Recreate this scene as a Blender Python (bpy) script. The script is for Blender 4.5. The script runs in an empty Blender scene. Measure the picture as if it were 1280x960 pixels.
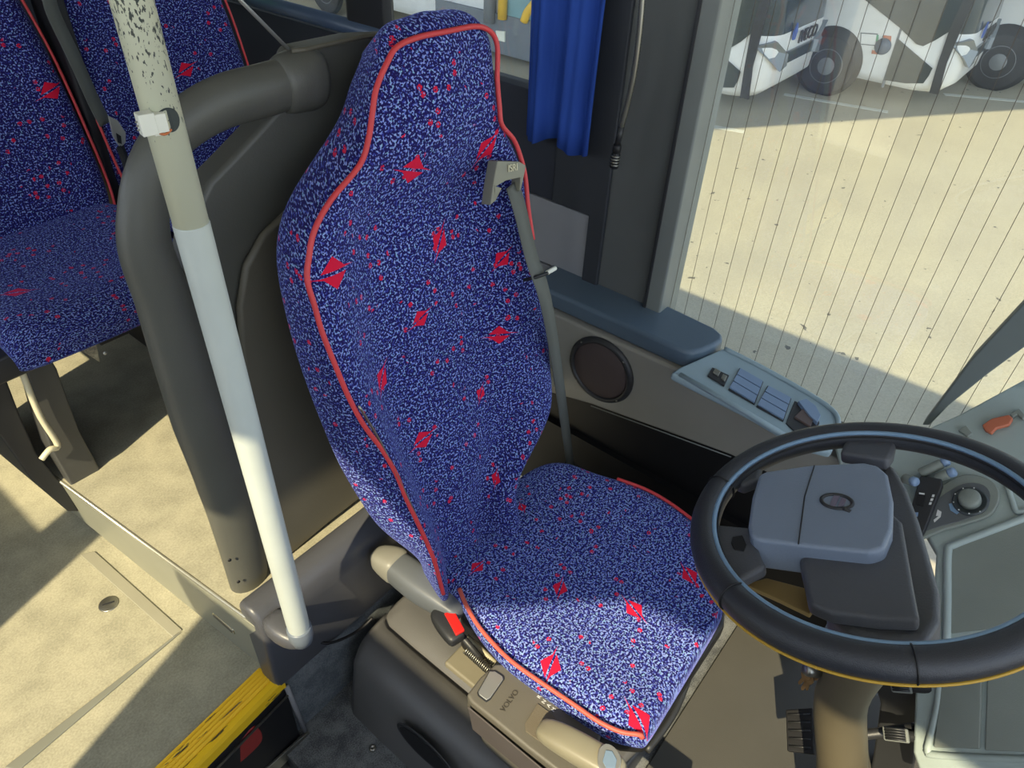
import bpy, math, random
from mathutils import Vector, Matrix
random.seed(7)
C = bpy.context.scene.collection
R = math.radians
CAMZ = 1.77            # camera height above the driver's floor (z = 0)

# ---------------------------------------------------------------- camera model
F = 900.0
def _axes():
    dn = Vector((586-640, -(1582-480), -F)).normalized()
    a = -850-640
    b = (a*dn.x - F*dn.z)/dn.y
    Y = Vector((a, -b, -F)).normalized()
    up = -dn
    X = Y.cross(up)
    return X, Y, up
AX, AY, AZ = _axes()
def ray(px, py):
    v = Vector((px-640, -(py-480), -F))
    return Vector((AX.dot(v), AY.dot(v), AZ.dot(v)))
O = Vector((0, 0, CAMZ))
def onz(px, py, z):
    r = ray(px, py); return O + r*((z-CAMZ)/r.z)
def onx(px, py, x):
    r = ray(px, py); return O + r*(x/r.x)
def ony(px, py, y):
    r = ray(px, py); return O + r*(y/r.y)
def onp(px, py, n, p0):
    r = ray(px, py); n = Vector(n); return O + r*(n.dot(Vector(p0)-O)/n.dot(r))

# ---------------------------------------------------------------- materials
def lin(c):
    return tuple(((v/255)/12.92 if v/255 <= .04045 else (((v/255)+.055)/1.055)**2.4) for v in c) + (1,)
def newmat(name):
    m = bpy.data.materials.new(name); m.use_nodes = True
    nt = m.node_tree; b = nt.nodes['Principled BSDF']
    return m, nt, b
def plastic(name, rgb, rough=.5, bump=.15, scale=400, spec=.5, metal=0, var=.12):
    m, nt, b = newmat(name)
    N, L = nt.nodes, nt.links
    tc = N.new('ShaderNodeTexCoord')
    n1 = N.new('ShaderNodeTexNoise'); n1.inputs['Scale'].default_value = 9; n1.inputs['Detail'].default_value = 6
    L.new(tc.outputs['Object'], n1.inputs['Vector'])
    mx = N.new('ShaderNodeMix'); mx.data_type = 'RGBA'
    c = lin(rgb)
    mx.inputs[6].default_value = tuple(v*(1-var) for v in c[:3])+(1,)
    mx.inputs[7].default_value = tuple(v*(1+var) for v in c[:3])+(1,)
    L.new(n1.outputs['Fac'], mx.inputs[0]); L.new(mx.outputs[2], b.inputs['Base Color'])
    b.inputs['Roughness'].default_value = rough; b.inputs['Metallic'].default_value = metal
    b.inputs['Specular IOR Level'].default_value = spec
    if bump:
        n2 = N.new('ShaderNodeTexNoise'); n2.inputs['Scale'].default_value = scale
        L.new(tc.outputs['Object'], n2.inputs['Vector'])
        bp = N.new('ShaderNodeBump'); bp.inputs['Strength'].default_value = bump; bp.inputs['Distance'].default_value = .001
        L.new(n2.outputs['Fac'], bp.inputs['Height']); L.new(bp.outputs[0], b.inputs['Normal'])
    return m
def speckled(name, base, spots, s1, rough=.85, amount=.5, bump=.4):
    m, nt, b = newmat(name); N, L = nt.nodes, nt.links
    tc = N.new('ShaderNodeTexCoord')
    n = N.new('ShaderNodeTexNoise'); n.inputs['Scale'].default_value = s1; n.inputs['Detail'].default_value = 3
    n2 = N.new('ShaderNodeTexNoise'); n2.inputs['Scale'].default_value = s1/14; n2.inputs['Detail'].default_value = 5
    L.new(tc.outputs['Object'], n.inputs['Vector']); L.new(tc.outputs['Object'], n2.inputs['Vector'])
    ad = N.new('ShaderNodeMath'); ad.operation = 'ADD'; L.new(n.outputs['Fac'], ad.inputs[0]); L.new(n2.outputs['Fac'], ad.inputs[1])
    r = N.new('ShaderNodeMapRange'); r.inputs[1].default_value = 1-amount*.35; r.inputs[2].default_value = 1+amount*.35
    L.new(ad.outputs[0], r.inputs[0])
    mx = N.new('ShaderNodeMix'); mx.data_type = 'RGBA'; mx.inputs[6].default_value = lin(base); mx.inputs[7].default_value = lin(spots)
    L.new(r.outputs[0], mx.inputs[0]); L.new(mx.outputs[2], b.inputs['Base Color'])
    b.inputs['Roughness'].default_value = rough; b.inputs['Specular IOR Level'].default_value = .25
    bp = N.new('ShaderNodeBump'); bp.inputs['Strength'].default_value = bump; bp.inputs['Distance'].default_value = .0015
    L.new(n.outputs['Fac'], bp.inputs['Height']); L.new(bp.outputs[0], b.inputs['Normal'])
    return m

def motif_group():
    g = bpy.data.node_groups.new('lozenge', 'ShaderNodeTree')
    g.interface.new_socket('P', in_out='INPUT', socket_type='NodeSocketVector')
    g.interface.new_socket('Centre', in_out='INPUT', socket_type='NodeSocketVector')
    g.interface.new_socket('Angle', in_out='INPUT', socket_type='NodeSocketFloat')
    g.interface.new_socket('Size', in_out='INPUT', socket_type='NodeSocketFloat')
    g.interface.new_socket('Mask', in_out='OUTPUT', socket_type='NodeSocketFloat')
    N, L = g.nodes, g.links
    gi = N.new('NodeGroupInput'); go = N.new('NodeGroupOutput')
    s = N.new('ShaderNodeVectorMath'); s.operation = 'SUBTRACT'
    L.new(gi.outputs['P'], s.inputs[0]); L.new(gi.outputs['Centre'], s.inputs[1])
    ro = N.new('ShaderNodeVectorRotate'); ro.rotation_type = 'Z_AXIS'
    L.new(s.outputs[0], ro.inputs['Vector']); L.new(gi.outputs['Angle'], ro.inputs['Angle'])
    sp = N.new('ShaderNodeSeparateXYZ'); L.new(ro.outputs[0], sp.inputs[0])
    def M(op, a, b=None):
        n = N.new('ShaderNodeMath'); n.operation = op
        for i, v in enumerate((a, b)):
            if v is None: continue
            if isinstance(v, (int, float)): n.inputs[i].default_value = v
            else: L.new(v, n.inputs[i])
        return n.outputs[0]
    sz = gi.outputs['Size']
    u = M('DIVIDE', sp.outputs[0], sz); v = M('DIVIDE', sp.outputs[1], sz)      # u along the slash, v across it
    au, av = M('ABSOLUTE', u), M('ABSOLUTE', v)
    dia = M('LESS_THAN', M('ADD', M('MULTIPLY', au, .9), M('MULTIPLY', av, 1.25)), 1.0)
    slash = M('GREATER_THAN', av, .09)
    body = M('MULTIPLY', dia, slash)
    tail = M('MULTIPLY', M('LESS_THAN', M('ADD', M('MULTIPLY', au, .12), av), .30), slash)
    # the tail above points one way, the tail below the other
    tl = M('GREATER_THAN', M('MULTIPLY', u, M('SIGN', v)), 0.0)
    tail = M('MULTIPLY', M('MULTIPLY', tail, tl), M('LESS_THAN', au, 1.75))
    L.new(M('MAXIMUM', body, tail), go.inputs['Mask'])
    return g
LOZ = motif_group()
def fabric(name, marks, scale=250., dens=.54, bright=1.0, sparse=True):
    """navy moquette with pale blue flecks, small red flecks, and red lozenges at `marks` = (x, y, angle, size) in UV metres"""
    m, nt, b = newmat(name); N, L = nt.nodes, nt.links
    uv = N.new('ShaderNodeTexCoord').outputs['UV']
    def noise(sc, det=1, off=0):
        n = N.new('ShaderNodeTexNoise'); n.inputs['Scale'].default_value = sc; n.inputs['Detail'].default_value = det
        mp = N.new('ShaderNodeVectorMath'); mp.operation = 'ADD'; mp.inputs[1].default_value = (off, off*.7, 0)
        L.new(uv, mp.inputs[0]); L.new(mp.outputs[0], n.inputs['Vector']); return n.outputs['Fac']
    def M(op, a, b=None):
        n = N.new('ShaderNodeMath'); n.operation = op
        for i, v in enumerate((a, b)):
            if v is None: continue
            if isinstance(v, (int, float)): n.inputs[i].default_value = v
            else: L.new(v, n.inputs[i])
        return n.outputs[0]
    def mix(f, a, b_):
        n = N.new('ShaderNodeMix'); n.data_type = 'RGBA'
        if isinstance(f, (int, float)): n.inputs[0].default_value = f
        else: L.new(f, n.inputs[0])
        for i, v in ((6, a), (7, b_)):
            if isinstance(v, tuple): n.inputs[i].default_value = v
            else: L.new(v, n.inputs[i])
        return n.outputs[2]
    n1 = noise(scale, 1)
    n2 = noise(scale*.55, 1, 3.1)
    fle = M('GREATER_THAN', n1, dens)
    r = N.new('ShaderNodeValToRGB'); L.new(n2, r.inputs[0]); r.color_ramp.interpolation = 'CONSTANT'
    e = r.color_ramp.elements
    cols = [(0, (52, 56, 140)), (.42, (102, 120, 196)), (.50, (142, 156, 218)), (.60, (130, 172, 200)), (.66, (106, 120, 196))]
    e[0].position = 0; e[0].color = lin(cols[0][1]); e[1].position = cols[1][0]; e[1].color = lin(cols[1][1])
    for p, c in cols[2:]:
        k = e.new(p); k.color = lin(c)
    col = mix(fle, lin((32, 27, 84)), r.outputs[0])
    vo = N.new('ShaderNodeTexVoronoi'); vo.voronoi_dimensions = '2D'; vo.inputs['Scale'].default_value = 42
    L.new(uv, vo.inputs['Vector'])
    red = M('MULTIPLY', M('LESS_THAN', vo.outputs['Distance'], .20), M('GREATER_THAN', noise(11, 2, 9.), .53))
    sepc = N.new('ShaderNodeSeparateColor'); L.new(vo.outputs['Color'], sepc.inputs[0])
    red = M('MULTIPLY', red, M('GREATER_THAN', sepc.outputs[0], .45))
    red = M('MULTIPLY', red, M('GREATER_THAN', noise(330, 1, 5), .44))
    col = mix(red, col, lin((206, 34, 62)))
    mask = None
    for (mx_, my_, an, sz) in marks:
        g = N.new('ShaderNodeGroup'); g.node_tree = LOZ
        L.new(uv, g.inputs['P']); g.inputs['Centre'].default_value = (mx_, my_, 0)
        g.inputs['Angle'].default_value = an; g.inputs['Size'].default_value = sz
        mask = g.outputs[0] if mask is None else M('MAXIMUM', mask, g.outputs[0])
    if mask is not None: col = mix(mask, col, lin((214, 28, 58)))
    L.new(col, b.inputs['Base Color'])
    b.inputs['Roughness'].default_value = .95; b.inputs['Specular IOR Level'].default_value = .1
    b.inputs['Sheen Weight'].default_value = .35; b.inputs['Sheen Roughness'].default_value = .4
    b.inputs['Sheen Tint'].default_value = lin((150, 160, 255))
    bp = N.new('ShaderNodeBump'); bp.inputs['Strength'].default_value = .35; bp.inputs['Distance'].default_value = .001
    L.new(n1, bp.inputs['Height']); L.new(bp.outputs[0], b.inputs['Normal'])
    return m

M_panel = plastic('partition_plastic', (84, 84, 78), .45, .25)
M_panel2 = plastic('partition_inset_plastic', (92, 88, 76), .5, .25)
M_sill = plastic('sill_plastic', (78, 79, 84), .38, .2)
M_dark = plastic('black_plastic', (44, 45, 47), .45, .2)
M_black = plastic('matt_black', (20, 20, 23), .55, .1)
M_dkblue = plastic('dark_wall_panel', (40, 44, 54), .6, .2)
M_wallgrey = plastic('grey_wall_panel', (140, 140, 142), .6, .3, 300)
M_pillar = plastic('pillar_plastic', (88, 90, 88), .6, .3)
M_pillartrim = plastic('pillar_trim', (122, 126, 122), .5, .1)
M_cons = plastic('console_plastic', (142, 139, 130), .5, .25)
M_constop = plastic('console_top_plastic', (148, 168, 176), .42, .15)
M_pad = plastic('armrest_vinyl', (84, 100, 114), .36, .3, 250)
M_switch = plastic('switch_plastic', (126, 148, 176), .35, .05)
M_dash = plastic('dash_plastic', (160, 172, 168), .5, .3)
M_dash2 = plastic('dash_tray_plastic', (128, 134, 126), .6, .3)
M_leather = plastic('wheel_leather', (48, 50, 56), .34, .6, 900)
M_hub = plastic('wheel_hub_plastic', (122, 134, 152), .38, .5, 300)
M_hubdark = plastic('wheel_spoke_plastic', (78, 80, 86), .5, .5, 300)
M_stitch = plastic('wheel_stitch_strip', (120, 150, 178), .3, .1)
M_plinth = plastic('plinth_plastic', (94, 93, 92), .42, .25)
M_gear = plastic('gear_box_plastic', (100, 96, 86), .45, .25)
M_gearlt = plastic('lever_plastic', (138, 132, 112), .38, .1)
M_silver = plastic('silver', (170, 170, 165), .35, 0, metal=.6)
M_steel = plastic('steel', (150, 148, 138), .35, .05, metal=.9)
M_rust = speckled('worn_steel', (120, 112, 96), (176, 166, 140), 160, .6)
M_brown = plastic('speaker_mesh', (74, 62, 60), .65, .5, 1500)
M_red = plastic('red_button', (214, 40, 34), .35, 0)
M_redpad = plastic('red_pad', (150, 42, 40), .5, .1)
M_orange = plastic('orange_plastic', (190, 108, 78), .45, 0)
M_pipe = plastic('piping', (205, 62, 66), .5, .3, 900)
M_pipeor = plastic('piping_faded', (196, 92, 76), .5, .3, 900)
M_belt = plastic('belt_webbing', (92, 94, 88), .7, .5, 700)
M_beltdk = plastic('belt_dark', (24, 26, 28), .6, .4, 700)
M_cream = plastic('cream_plastic', (208, 200, 170), .4, .05)
M_white = plastic('white_plastic', (225, 225, 212), .4, .05)
M_curtain = plastic('curtain_cloth', (48, 78, 158), .9, .4, 900, .1)
M_floorc = speckled('carpet_dark', (76, 78, 80), (120, 122, 122), 340, .95)
M_floorv = speckled('speckled_vinyl', (148, 144, 124), (180, 174, 150), 230, .6, amount=.8, bump=.15)
M_carpwall = speckled('carpet_wall', (92, 98, 102), (126, 130, 132), 300, .95)
M_glassdk = plastic('coach_glass', (46, 58, 62), .12, 0)
M_buswhite = plastic('coach_white', (222, 224, 226), .3, 0)
M_tyre = plastic('tyre', (38, 38, 40), .8, .2)
M_rim = plastic('wheel_rim', (120, 124, 128), .5, 0)
M_teal = plastic('teal_glass', (120, 160, 170), .2, 0)
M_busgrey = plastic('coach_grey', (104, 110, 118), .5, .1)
M_yellow_rail = plastic('yellow_rail', (232, 186, 50), .4, 0)
M_beige = plastic('beige_panel', (214, 206, 184), .6, 0)
M_green = plastic('green_cloth', (120, 214, 120), .8, 0)
M_letters = plastic('pale_lettering', (214, 214, 210), .5, 0)
M_ridge = plastic('embossed_lettering', (66, 62, 54), .5, 0)
M_roof = plastic('roof_lining', (190, 190, 186), .8, .1)
M_edge = plastic('metal_edge', (196, 192, 172), .25, .05, metal=.7)

def pole_material():
    m, nt, b = newmat('worn_pole_paint'); N, L = nt.nodes, nt.links
    tc = N.new('ShaderNodeTexCoord')
    mp = N.new('ShaderNodeMapping'); mp.inputs['Scale'].default_value = (230, 230, 90); L.new(tc.outputs['Object'], mp.inputs[0])
    n = N.new('ShaderNodeTexNoise'); n.inputs['Scale'].default_value = 1.6; n.inputs['Detail'].default_value = 5; L.new(mp.outputs[0], n.inputs['Vector'])
    n2 = N.new('ShaderNodeTexNoise'); n2.inputs['Scale'].default_value = 9; L.new(tc.outputs['Object'], n2.inputs['Vector'])
    ad = N.new('ShaderNodeMath'); ad.operation = 'ADD'; L.new(n.outputs['Fac'], ad.inputs[0]); L.new(n2.outputs['Fac'], ad.inputs[1])
    sp = N.new('ShaderNodeSeparateXYZ'); L.new(tc.outputs['Object'], sp.inputs[0])
    # more chips above the joint
    g = N.new('ShaderNodeMapRange'); g.inputs[1].default_value = 1.36; g.inputs[2].default_value = 1.40
    g.inputs[3].default_value = 1.30; g.inputs[4].default_value = 1.17
    L.new(sp.outputs[2], g.inputs[0])
    gt = N.new('ShaderNodeMath'); gt.operation = 'GREATER_THAN'; L.new(ad.outputs[0], gt.inputs[0]); L.new(g.outputs[0], gt.inputs[1])
    mx = N.new('ShaderNodeMix'); mx.data_type = 'RGBA'; mx.inputs[6].default_value = lin((212, 214, 190)); mx.inputs[7].default_value = lin((78, 84, 80))
    L.new(gt.outputs[0], mx.inputs[0]); L.new(mx.outputs[2], b.inputs['Base Color']); b.inputs['Roughness'].default_value = .42
    return m
M_pole = pole_material()
M_polelow = plastic('pole_sleeve', (186, 192, 186), .45, .05)

def nosing_material():
    m, nt, b = newmat('yellow_nosing'); N, L = nt.nodes, nt.links
    tc = N.new('ShaderNodeTexCoord')
    mp = N.new('ShaderNodeMapping'); mp.inputs['Scale'].default_value = (7, 90, 60); L.new(tc.outputs['Object'], mp.inputs[0])
    n = N.new('ShaderNodeTexNoise'); n.inputs['Scale'].default_value = 1.3; n.inputs['Detail'].default_value = 6; L.new(mp.outputs[0], n.inputs['Vector'])
    gt = N.new('ShaderNodeMath'); gt.operation = 'GREATER_THAN'; gt.inputs[1].default_value = .66; L.new(n.outputs['Fac'], gt.inputs[0])
    mx = N.new('ShaderNodeMix'); mx.data_type = 'RGBA'; mx.inputs[6].default_value = lin((250, 200, 24)); mx.inputs[7].default_value = lin((80, 70, 36))
    L.new(gt.outputs[0], mx.inputs[0]); L.new(mx.outputs[2], b.inputs['Base Color']); b.inputs['Roughness'].default_value = .55
    return m
M_nosing = nosing_material()

def glass_material():
    m, nt, b = newmat('window_glass'); N, L = nt.nodes, nt.links
    out = N['Material Output']; N.remove(b)
    tr = N.new('ShaderNodeBsdfTransparent'); tr.inputs[0].default_value = (.93, .96, .95, 1)
    gl = N.new('ShaderNodeBsdfGlossy'); gl.inputs['Roughness'].default_value = .02
    df = N.new('ShaderNodeBsdfDiffuse'); df.inputs[0].default_value = (.75, .8, .85, 1)
    tc = N.new('ShaderNodeTexCoord'); n = N.new('ShaderNodeTexNoise'); n.inputs['Scale'].default_value = 6; n.inputs['Detail'].default_value = 8
    L.new(tc.outputs['Object'], n.inputs['Vector'])
    mr = N.new('ShaderNodeMapRange'); mr.inputs[1].default_value = .4; mr.inputs[2].default_value = .8; mr.inputs[3].default_value = .03; mr.inputs[4].default_value = .12
    L.new(n.outputs['Fac'], mr.inputs[0])
    a = N.new('ShaderNodeMixShader'); L.new(mr.outputs[0], a.inputs[0]); L.new(tr.outputs[0], a.inputs[1]); L.new(df.outputs[0], a.inputs[2])
    c = N.new('ShaderNodeMixShader'); c.inputs[0].default_value = .06; L.new(a.outputs[0], c.inputs[1]); L.new(gl.outputs[0], c.inputs[2])
    L.new(c.outputs[0], out.inputs[0])
    return m
M_glass = glass_material()

def ground_material():
    m, nt, b = newmat('yard_concrete'); N, L = nt.nodes, nt.links
    tc = N.new('ShaderNodeTexCoord')
    n = N.new('ShaderNodeTexNoise'); n.inputs['Scale'].default_value = .8; n.inputs['Detail'].default_value = 8
    n2 = N.new('ShaderNodeTexNoise'); n2.inputs['Scale'].default_value = 60; n2.inputs['Detail'].default_value = 4
    for q in (n, n2): L.new(tc.outputs['Object'], q.inputs['Vector'])
    mx = N.new('ShaderNodeMix'); mx.data_type = 'RGBA'; mx.inputs[6].default_value = lin((168, 160, 142)); mx.inputs[7].default_value = lin((196, 190, 168))
    L.new(n.outputs['Fac'], mx.inputs[0])
    mx2 = N.new('ShaderNodeMix'); mx2.data_type = 'RGBA'; mx2.blend_type = 'MULTIPLY'; mx2.inputs[0].default_value = .35
    L.new(mx.outputs[2], mx2.inputs[6])
    cr = N.new('ShaderNodeValToRGB'); cr.color_ramp.elements[0].color = (.6, .6, .6, 1); cr.color_ramp.elements[1].color = (1, 1, 1, 1)
    cr.color_ramp.elements[0].position = .35; cr.color_ramp.elements[1].position = .6
    L.new(n2.outputs['Fac'], cr.inputs[0]); L.new(cr.outputs[0], mx2.inputs[7])
    # dark stains / grit
    n3 = N.new('ShaderNodeTexNoise'); n3.inputs['Scale'].default_value = 9; n3.inputs['Detail'].default_value = 4; L.new(tc.outputs['Object'], n3.inputs['Vector'])
    gt = N.new('ShaderNodeMath'); gt.operation = 'GREATER_THAN'; gt.inputs[1].default_value = .70; L.new(n3.outputs['Fac'], gt.inputs[0])
    mx3 = N.new('ShaderNodeMix'); mx3.data_type = 'RGBA'; mx3.inputs[7].default_value = lin((96, 92, 84))
    L.new(gt.outputs[0], mx3.inputs[0]); L.new(mx2.outputs[2], mx3.inputs[6])
    L.new(mx3.outputs[2], b.inputs['Base Color']); b.inputs['Roughness'].default_value = .9
    return m
M_ground = ground_material()

# ---------------------------------------------------------------- mesh helpers
def tag(o, label=None, cat=None, group=None, kind=None):
    if label: o['label'] = label
    if cat: o['category'] = cat
    if group: o['group'] = group
    if kind: o['kind'] = kind
    return o
def mesh(name, verts, faces, mat, parent=None, smooth=False, bevel=0, seg=2, sub=0, uvs=None, mats=None, fmi=None, solid=0):
    me = bpy.data.meshes.new(name)
    me.from_pydata([tuple(v) for v in verts], [], faces); me.update()
    if uvs:
        ul = me.uv_layers.new(name='UVMap')
        for lp in me.loops: ul.data[lp.index].uv = uvs[lp.vertex_index]
    o = bpy.data.objects.new(name, me); C.objects.link(o)
    for m in (mats or [mat]): me.materials.append(m)
    if fmi:
        for p, k in zip(me.polygons, fmi): p.material_index = k
    import bmesh
    bm = bmesh.new(); bm.from_mesh(me); bmesh.ops.recalc_face_normals(bm, faces=bm.faces[:]); bm.to_mesh(me); bm.free()
    for p in me.polygons: p.use_smooth = bool(smooth or bevel or sub)
    if solid:
        md = o.modifiers.new('s', 'SOLIDIFY'); md.thickness = solid; md.offset = 0
    if bevel:
        md = o.modifiers.new('b', 'BEVEL'); md.width = bevel; md.segments = seg; md.limit_method = 'ANGLE'; md.angle_limit = R(35)
        md.harden_normals = False
        if sub == 0:
            wn = o.modifiers.new('w', 'WEIGHTED_NORMAL'); wn.keep_sharp = False
    if sub:
        md = o.modifiers.new('u', 'SUBSURF'); md.levels = sub; md.render_levels = sub
    if parent is not None:
        o.parent = parent; bpy.context.view_layer.update()
        o.matrix_parent_inverse = parent.matrix_world.inverted()
    return o
def empty(name, loc, label=None, cat=None, group=None):
    o = bpy.data.objects.new(name, None); C.objects.link(o); o.location = loc; o.empty_display_size = .05
    tag(o, label, cat, group); bpy.context.view_layer.update(); return o
def box(name, lo, hi, mat, parent=None, bevel=.004, **k):
    x0, y0, z0 = lo; x1, y1, z1 = hi
    v = [(x0,y0,z0),(x1,y0,z0),(x1,y1,z0),(x0,y1,z0),(x0,y0,z1),(x1,y0,z1),(x1,y1,z1),(x0,y1,z1)]
    return mesh(name, v, BOXF, mat, parent, bevel=bevel, **k)
BOXF = [(0,3,2,1),(4,5,6,7),(0,1,5,4),(1,2,6,5),(2,3,7,6),(3,0,4,7)]
def prism(name, pts, off, mat, parent=None, bevel=.004, **k):
    """closed outline of 3-D points, extruded by the vector off"""
    n = len(pts); off = Vector(off)
    v = [Vector(p) for p in pts] + [Vector(p)+off for p in pts]
    f = [tuple(range(n)), tuple(range(2*n-1, n-1, -1))] + [(i, (i+1) % n, n+(i+1) % n, n+i) for i in range(n)]
    return mesh(name, v, f, mat, parent, bevel=bevel, **k)
def catmull(P, n=8, closed=False):
    P = [Vector(p) for p in P]; out = []
    m = len(P)
    rng = range(m if closed else m-1)
    for i in rng:
        if closed: p0, p1, p2, p3 = P[(i-1) % m], P[i], P[(i+1) % m], P[(i+2) % m]
        else: p0, p1, p2, p3 = P[max(i-1, 0)], P[i], P[i+1], P[min(i+2, m-1)]
        for j in range(n):
            t = j/n
            out.append(.5*((2*p1)+(-p0+p2)*t+(2*p0-5*p1+4*p2-p3)*t*t+(-p0+3*p1-3*p2+p3)*t**3))
    if not closed: out.append(P[-1])
    return out
def tubev(path, rad, seg=12, closed=False, flat=1.0, ref=None):
    path = [Vector(p) for p in path]; n = len(path); V = []; Fc = []
    prev = None
    for i, p in enumerate(path):
        if closed: t = path[(i+1) % n]-path[i-1]
        else: t = path[min(i+1, n-1)]-path[max(i-1, 0)]
        t.normalize()
        if prev is None:
            a = Vector(ref) if ref else (Vector((0, 0, 1)) if abs(t.z) < .9 else Vector((1, 0, 0)))
        else: a = prev
        u = (a - t*a.dot(t)).normalized(); w = t.cross(u); prev = u
        r = rad[i] if isinstance(rad, (list, tuple)) else rad
        for k in range(seg):
            an = 2*math.pi*k/seg
            V.append(p+u*(math.cos(an)*r)+w*(math.sin(an)*r*flat))
    for i in range(n if closed else n-1):
        j = (i+1) % n
        for k in range(seg):
            l = (k+1) % seg
            Fc.append((i*seg+k, i*seg+l, j*seg+l, j*seg+k))
    if not closed:
        Fc.append(tuple(range(seg-1, -1, -1))); Fc.append(tuple((n-1)*seg+k for k in range(seg)))
    return V, Fc
def tube(name, path, rad, mat, parent=None, seg=12, closed=False, flat=1.0, ref=None, **k):
    V, Fc = tubev(path, rad, seg, closed, flat, ref)
    return mesh(name, V, Fc, mat, parent, smooth=True, **k)
def multitube(name, items, mat, parent=None, seg=6):
    V, Fc = [], []
    for path, rad in items:
        v, f = tubev(path, rad, seg); o = len(V); V += v; Fc += [tuple(i+o for i in q) for q in f]
    return mesh(name, V, Fc, mat, parent, smooth=True)
def lathe(name, base, axis, prof, mat, parent=None, seg=40, **k):
    axis = Vector(axis).normalized(); a = Vector((0, 0, 1)) if abs(axis.z) < .9 else Vector((1, 0, 0))
    u = (a-axis*a.dot(axis)).normalized(); w = axis.cross(u); V, Fc = [], []
    for r, h in prof:
        for s in range(seg):
            an = 2*math.pi*s/seg
            V.append(Vector(base)+axis*h+(u*math.cos(an)+w*math.sin(an))*max(r, 1e-5))
    for i in range(len(prof)-1):
        for s in range(seg):
            t = (s+1) % seg; Fc.append((i*seg+s, i*seg+t, (i+1)*seg+t, (i+1)*seg+s))
    Fc.append(tuple(range(seg-1, -1, -1))); Fc.append(tuple((len(prof)-1)*seg+s for s in range(seg)))
    return mesh(name, V, Fc, mat, parent, smooth=True, **k)
def grid(name, rows, mat, parent=None, closed_u=False, cap=False, uvs=None, **k):
    n = len(rows[0]); V = [p for r in rows for p in r]; Fc = []
    for i in range(len(rows)-1):
        for j in range(n if closed_u else n-1):
            l = (j+1) % n; Fc.append((i*n+j, i*n+l, (i+1)*n+l, (i+1)*n+j))
    if cap:
        Fc.append(tuple(range(n-1, -1, -1))); Fc.append(tuple((len(rows)-1)*n+j for j in range(n)))
    return mesh(name, V, Fc, mat, parent, smooth=True, uvs=uvs, **k)
def strap(name, pts, wvec, th, mat, parent=None):
    pts = [Vector(p) for p in pts]; rows = []
    for i, p in enumerate(pts):
        t = (pts[min(i+1, len(pts)-1)]-pts[max(i-1, 0)]).normalized()
        w = wvec[i] if isinstance(wvec, list) else wvec
        w = Vector(w); nn = t.cross(w).normalized()*th/2
        rows.append([p-w/2-nn, p+w/2-nn, p+w/2+nn, p-w/2+nn])
    return grid(name, rows, mat, parent, closed_u=True, cap=True)
def text(name, s, size, mat, parent, origin, ux, uy, depth=.0006):
    cu = bpy.data.curves.new(name, 'FONT'); cu.body = s; cu.size = size; cu.extrude = depth; cu.align_x = 'CENTER'; cu.align_y = 'CENTER'
    t = bpy.data.objects.new(name, cu); C.objects.link(t); bpy.context.view_layer.update()
    me = bpy.data.meshes.new_from_object(t.evaluated_get(bpy.context.evaluated_depsgraph_get()))
    bpy.data.objects.remove(t); bpy.data.curves.remove(cu)
    ux = Vector(ux).normalized(); uy = Vector(uy); uy = (uy-ux*uy.dot(ux)).normalized(); uz = ux.cross(uy)
    o_ = Vector(origin)
    for v in me.vertices: v.co = o_+ux*v.co.x+uy*v.co.y+uz*v.co.z
    me.materials.clear(); me.materials.append(mat)
    o = bpy.data.objects.new(name, me); C.objects.link(o)
    if parent is not None:
        o.parent = parent; o.matrix_parent_inverse = parent.matrix_world.inverted()
    return o
def struct(o): o['kind'] = 'structure'; return o
def copy_tree(o, parent=None, off=None):
    c = o.copy(); C.objects.link(c)
    if parent is not None:
        inv = o.matrix_parent_inverse.copy(); c.parent = parent; c.matrix_parent_inverse = inv
    if off is not None: c.location = o.location + Vector(off)
    for ch in list(o.children): copy_tree(ch, c)
    return c

# ================================================================ SETTING
PL, AI = .50, .27           # platform and aisle floor levels
# driver's floor
struct(mesh('floor', [(.30,-1.2,0),(1.55,-1.2,0),(1.55,.95,0),(.30,.95,0),(.30,-1.2,-.08),(1.55,-1.2,-.08),(1.55,.95,-.08),(.30,.95,-.08)], BOXF, M_floorc))
struct(box('floor_entry', (-.95,-1.2,-.32), (.30,.83,-.28), M_floorc))
# aisle floor
nA, nB = onz(352,842,AI), onz(195,960,AI)
rb = onz(265,781,AI); rr = onz(82,630,AI)
ais = [Vector((-.95,.87,AI)), Vector((.345,.87,AI)), Vector((.36,.90,AI)), rb, rr, Vector((rr.x,3.2,AI)), Vector((-.95,3.2,AI))]
struct(prism('floor_aisle', ais, (0,0,-.05), M_floorv, bevel=0))
# recessed hatch outline in the aisle floor: raised rubber threshold strips
e = [onz(96,692,AI), onz(108,700,AI), onz(213,797,AI), onz(200,800,AI)]
tr = struct(prism('trim_1', [onz(100,694,AI), onz(119,690,AI), onz(228,788,AI), onz(216,797,AI)], (0,0,.004), plastic('threshold_strip', (150,146,128), .4, .1), bevel=.002))
tr2 = struct(prism('trim_2', [onz(216,797,AI), onz(228,790,AI), onz(24,964,AI), onz(6,960,AI)], (0,0,.004), plastic('threshold_strip_dark', (128,128,116), .4, .1), bevel=.002))
# platform
pc, pr = onz(309,769,PL), onz(119,630,PL)
d = (pr-pc); far = pc + d*((3.2-pc.y)/d.y)
plat = [pc, Vector((1.5, pc.y, PL)), Vector((1.5,3.2,PL)), far]
struct(prism('floor_platform', plat, (0,0,-.045), M_floorv, bevel=0))
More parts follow.
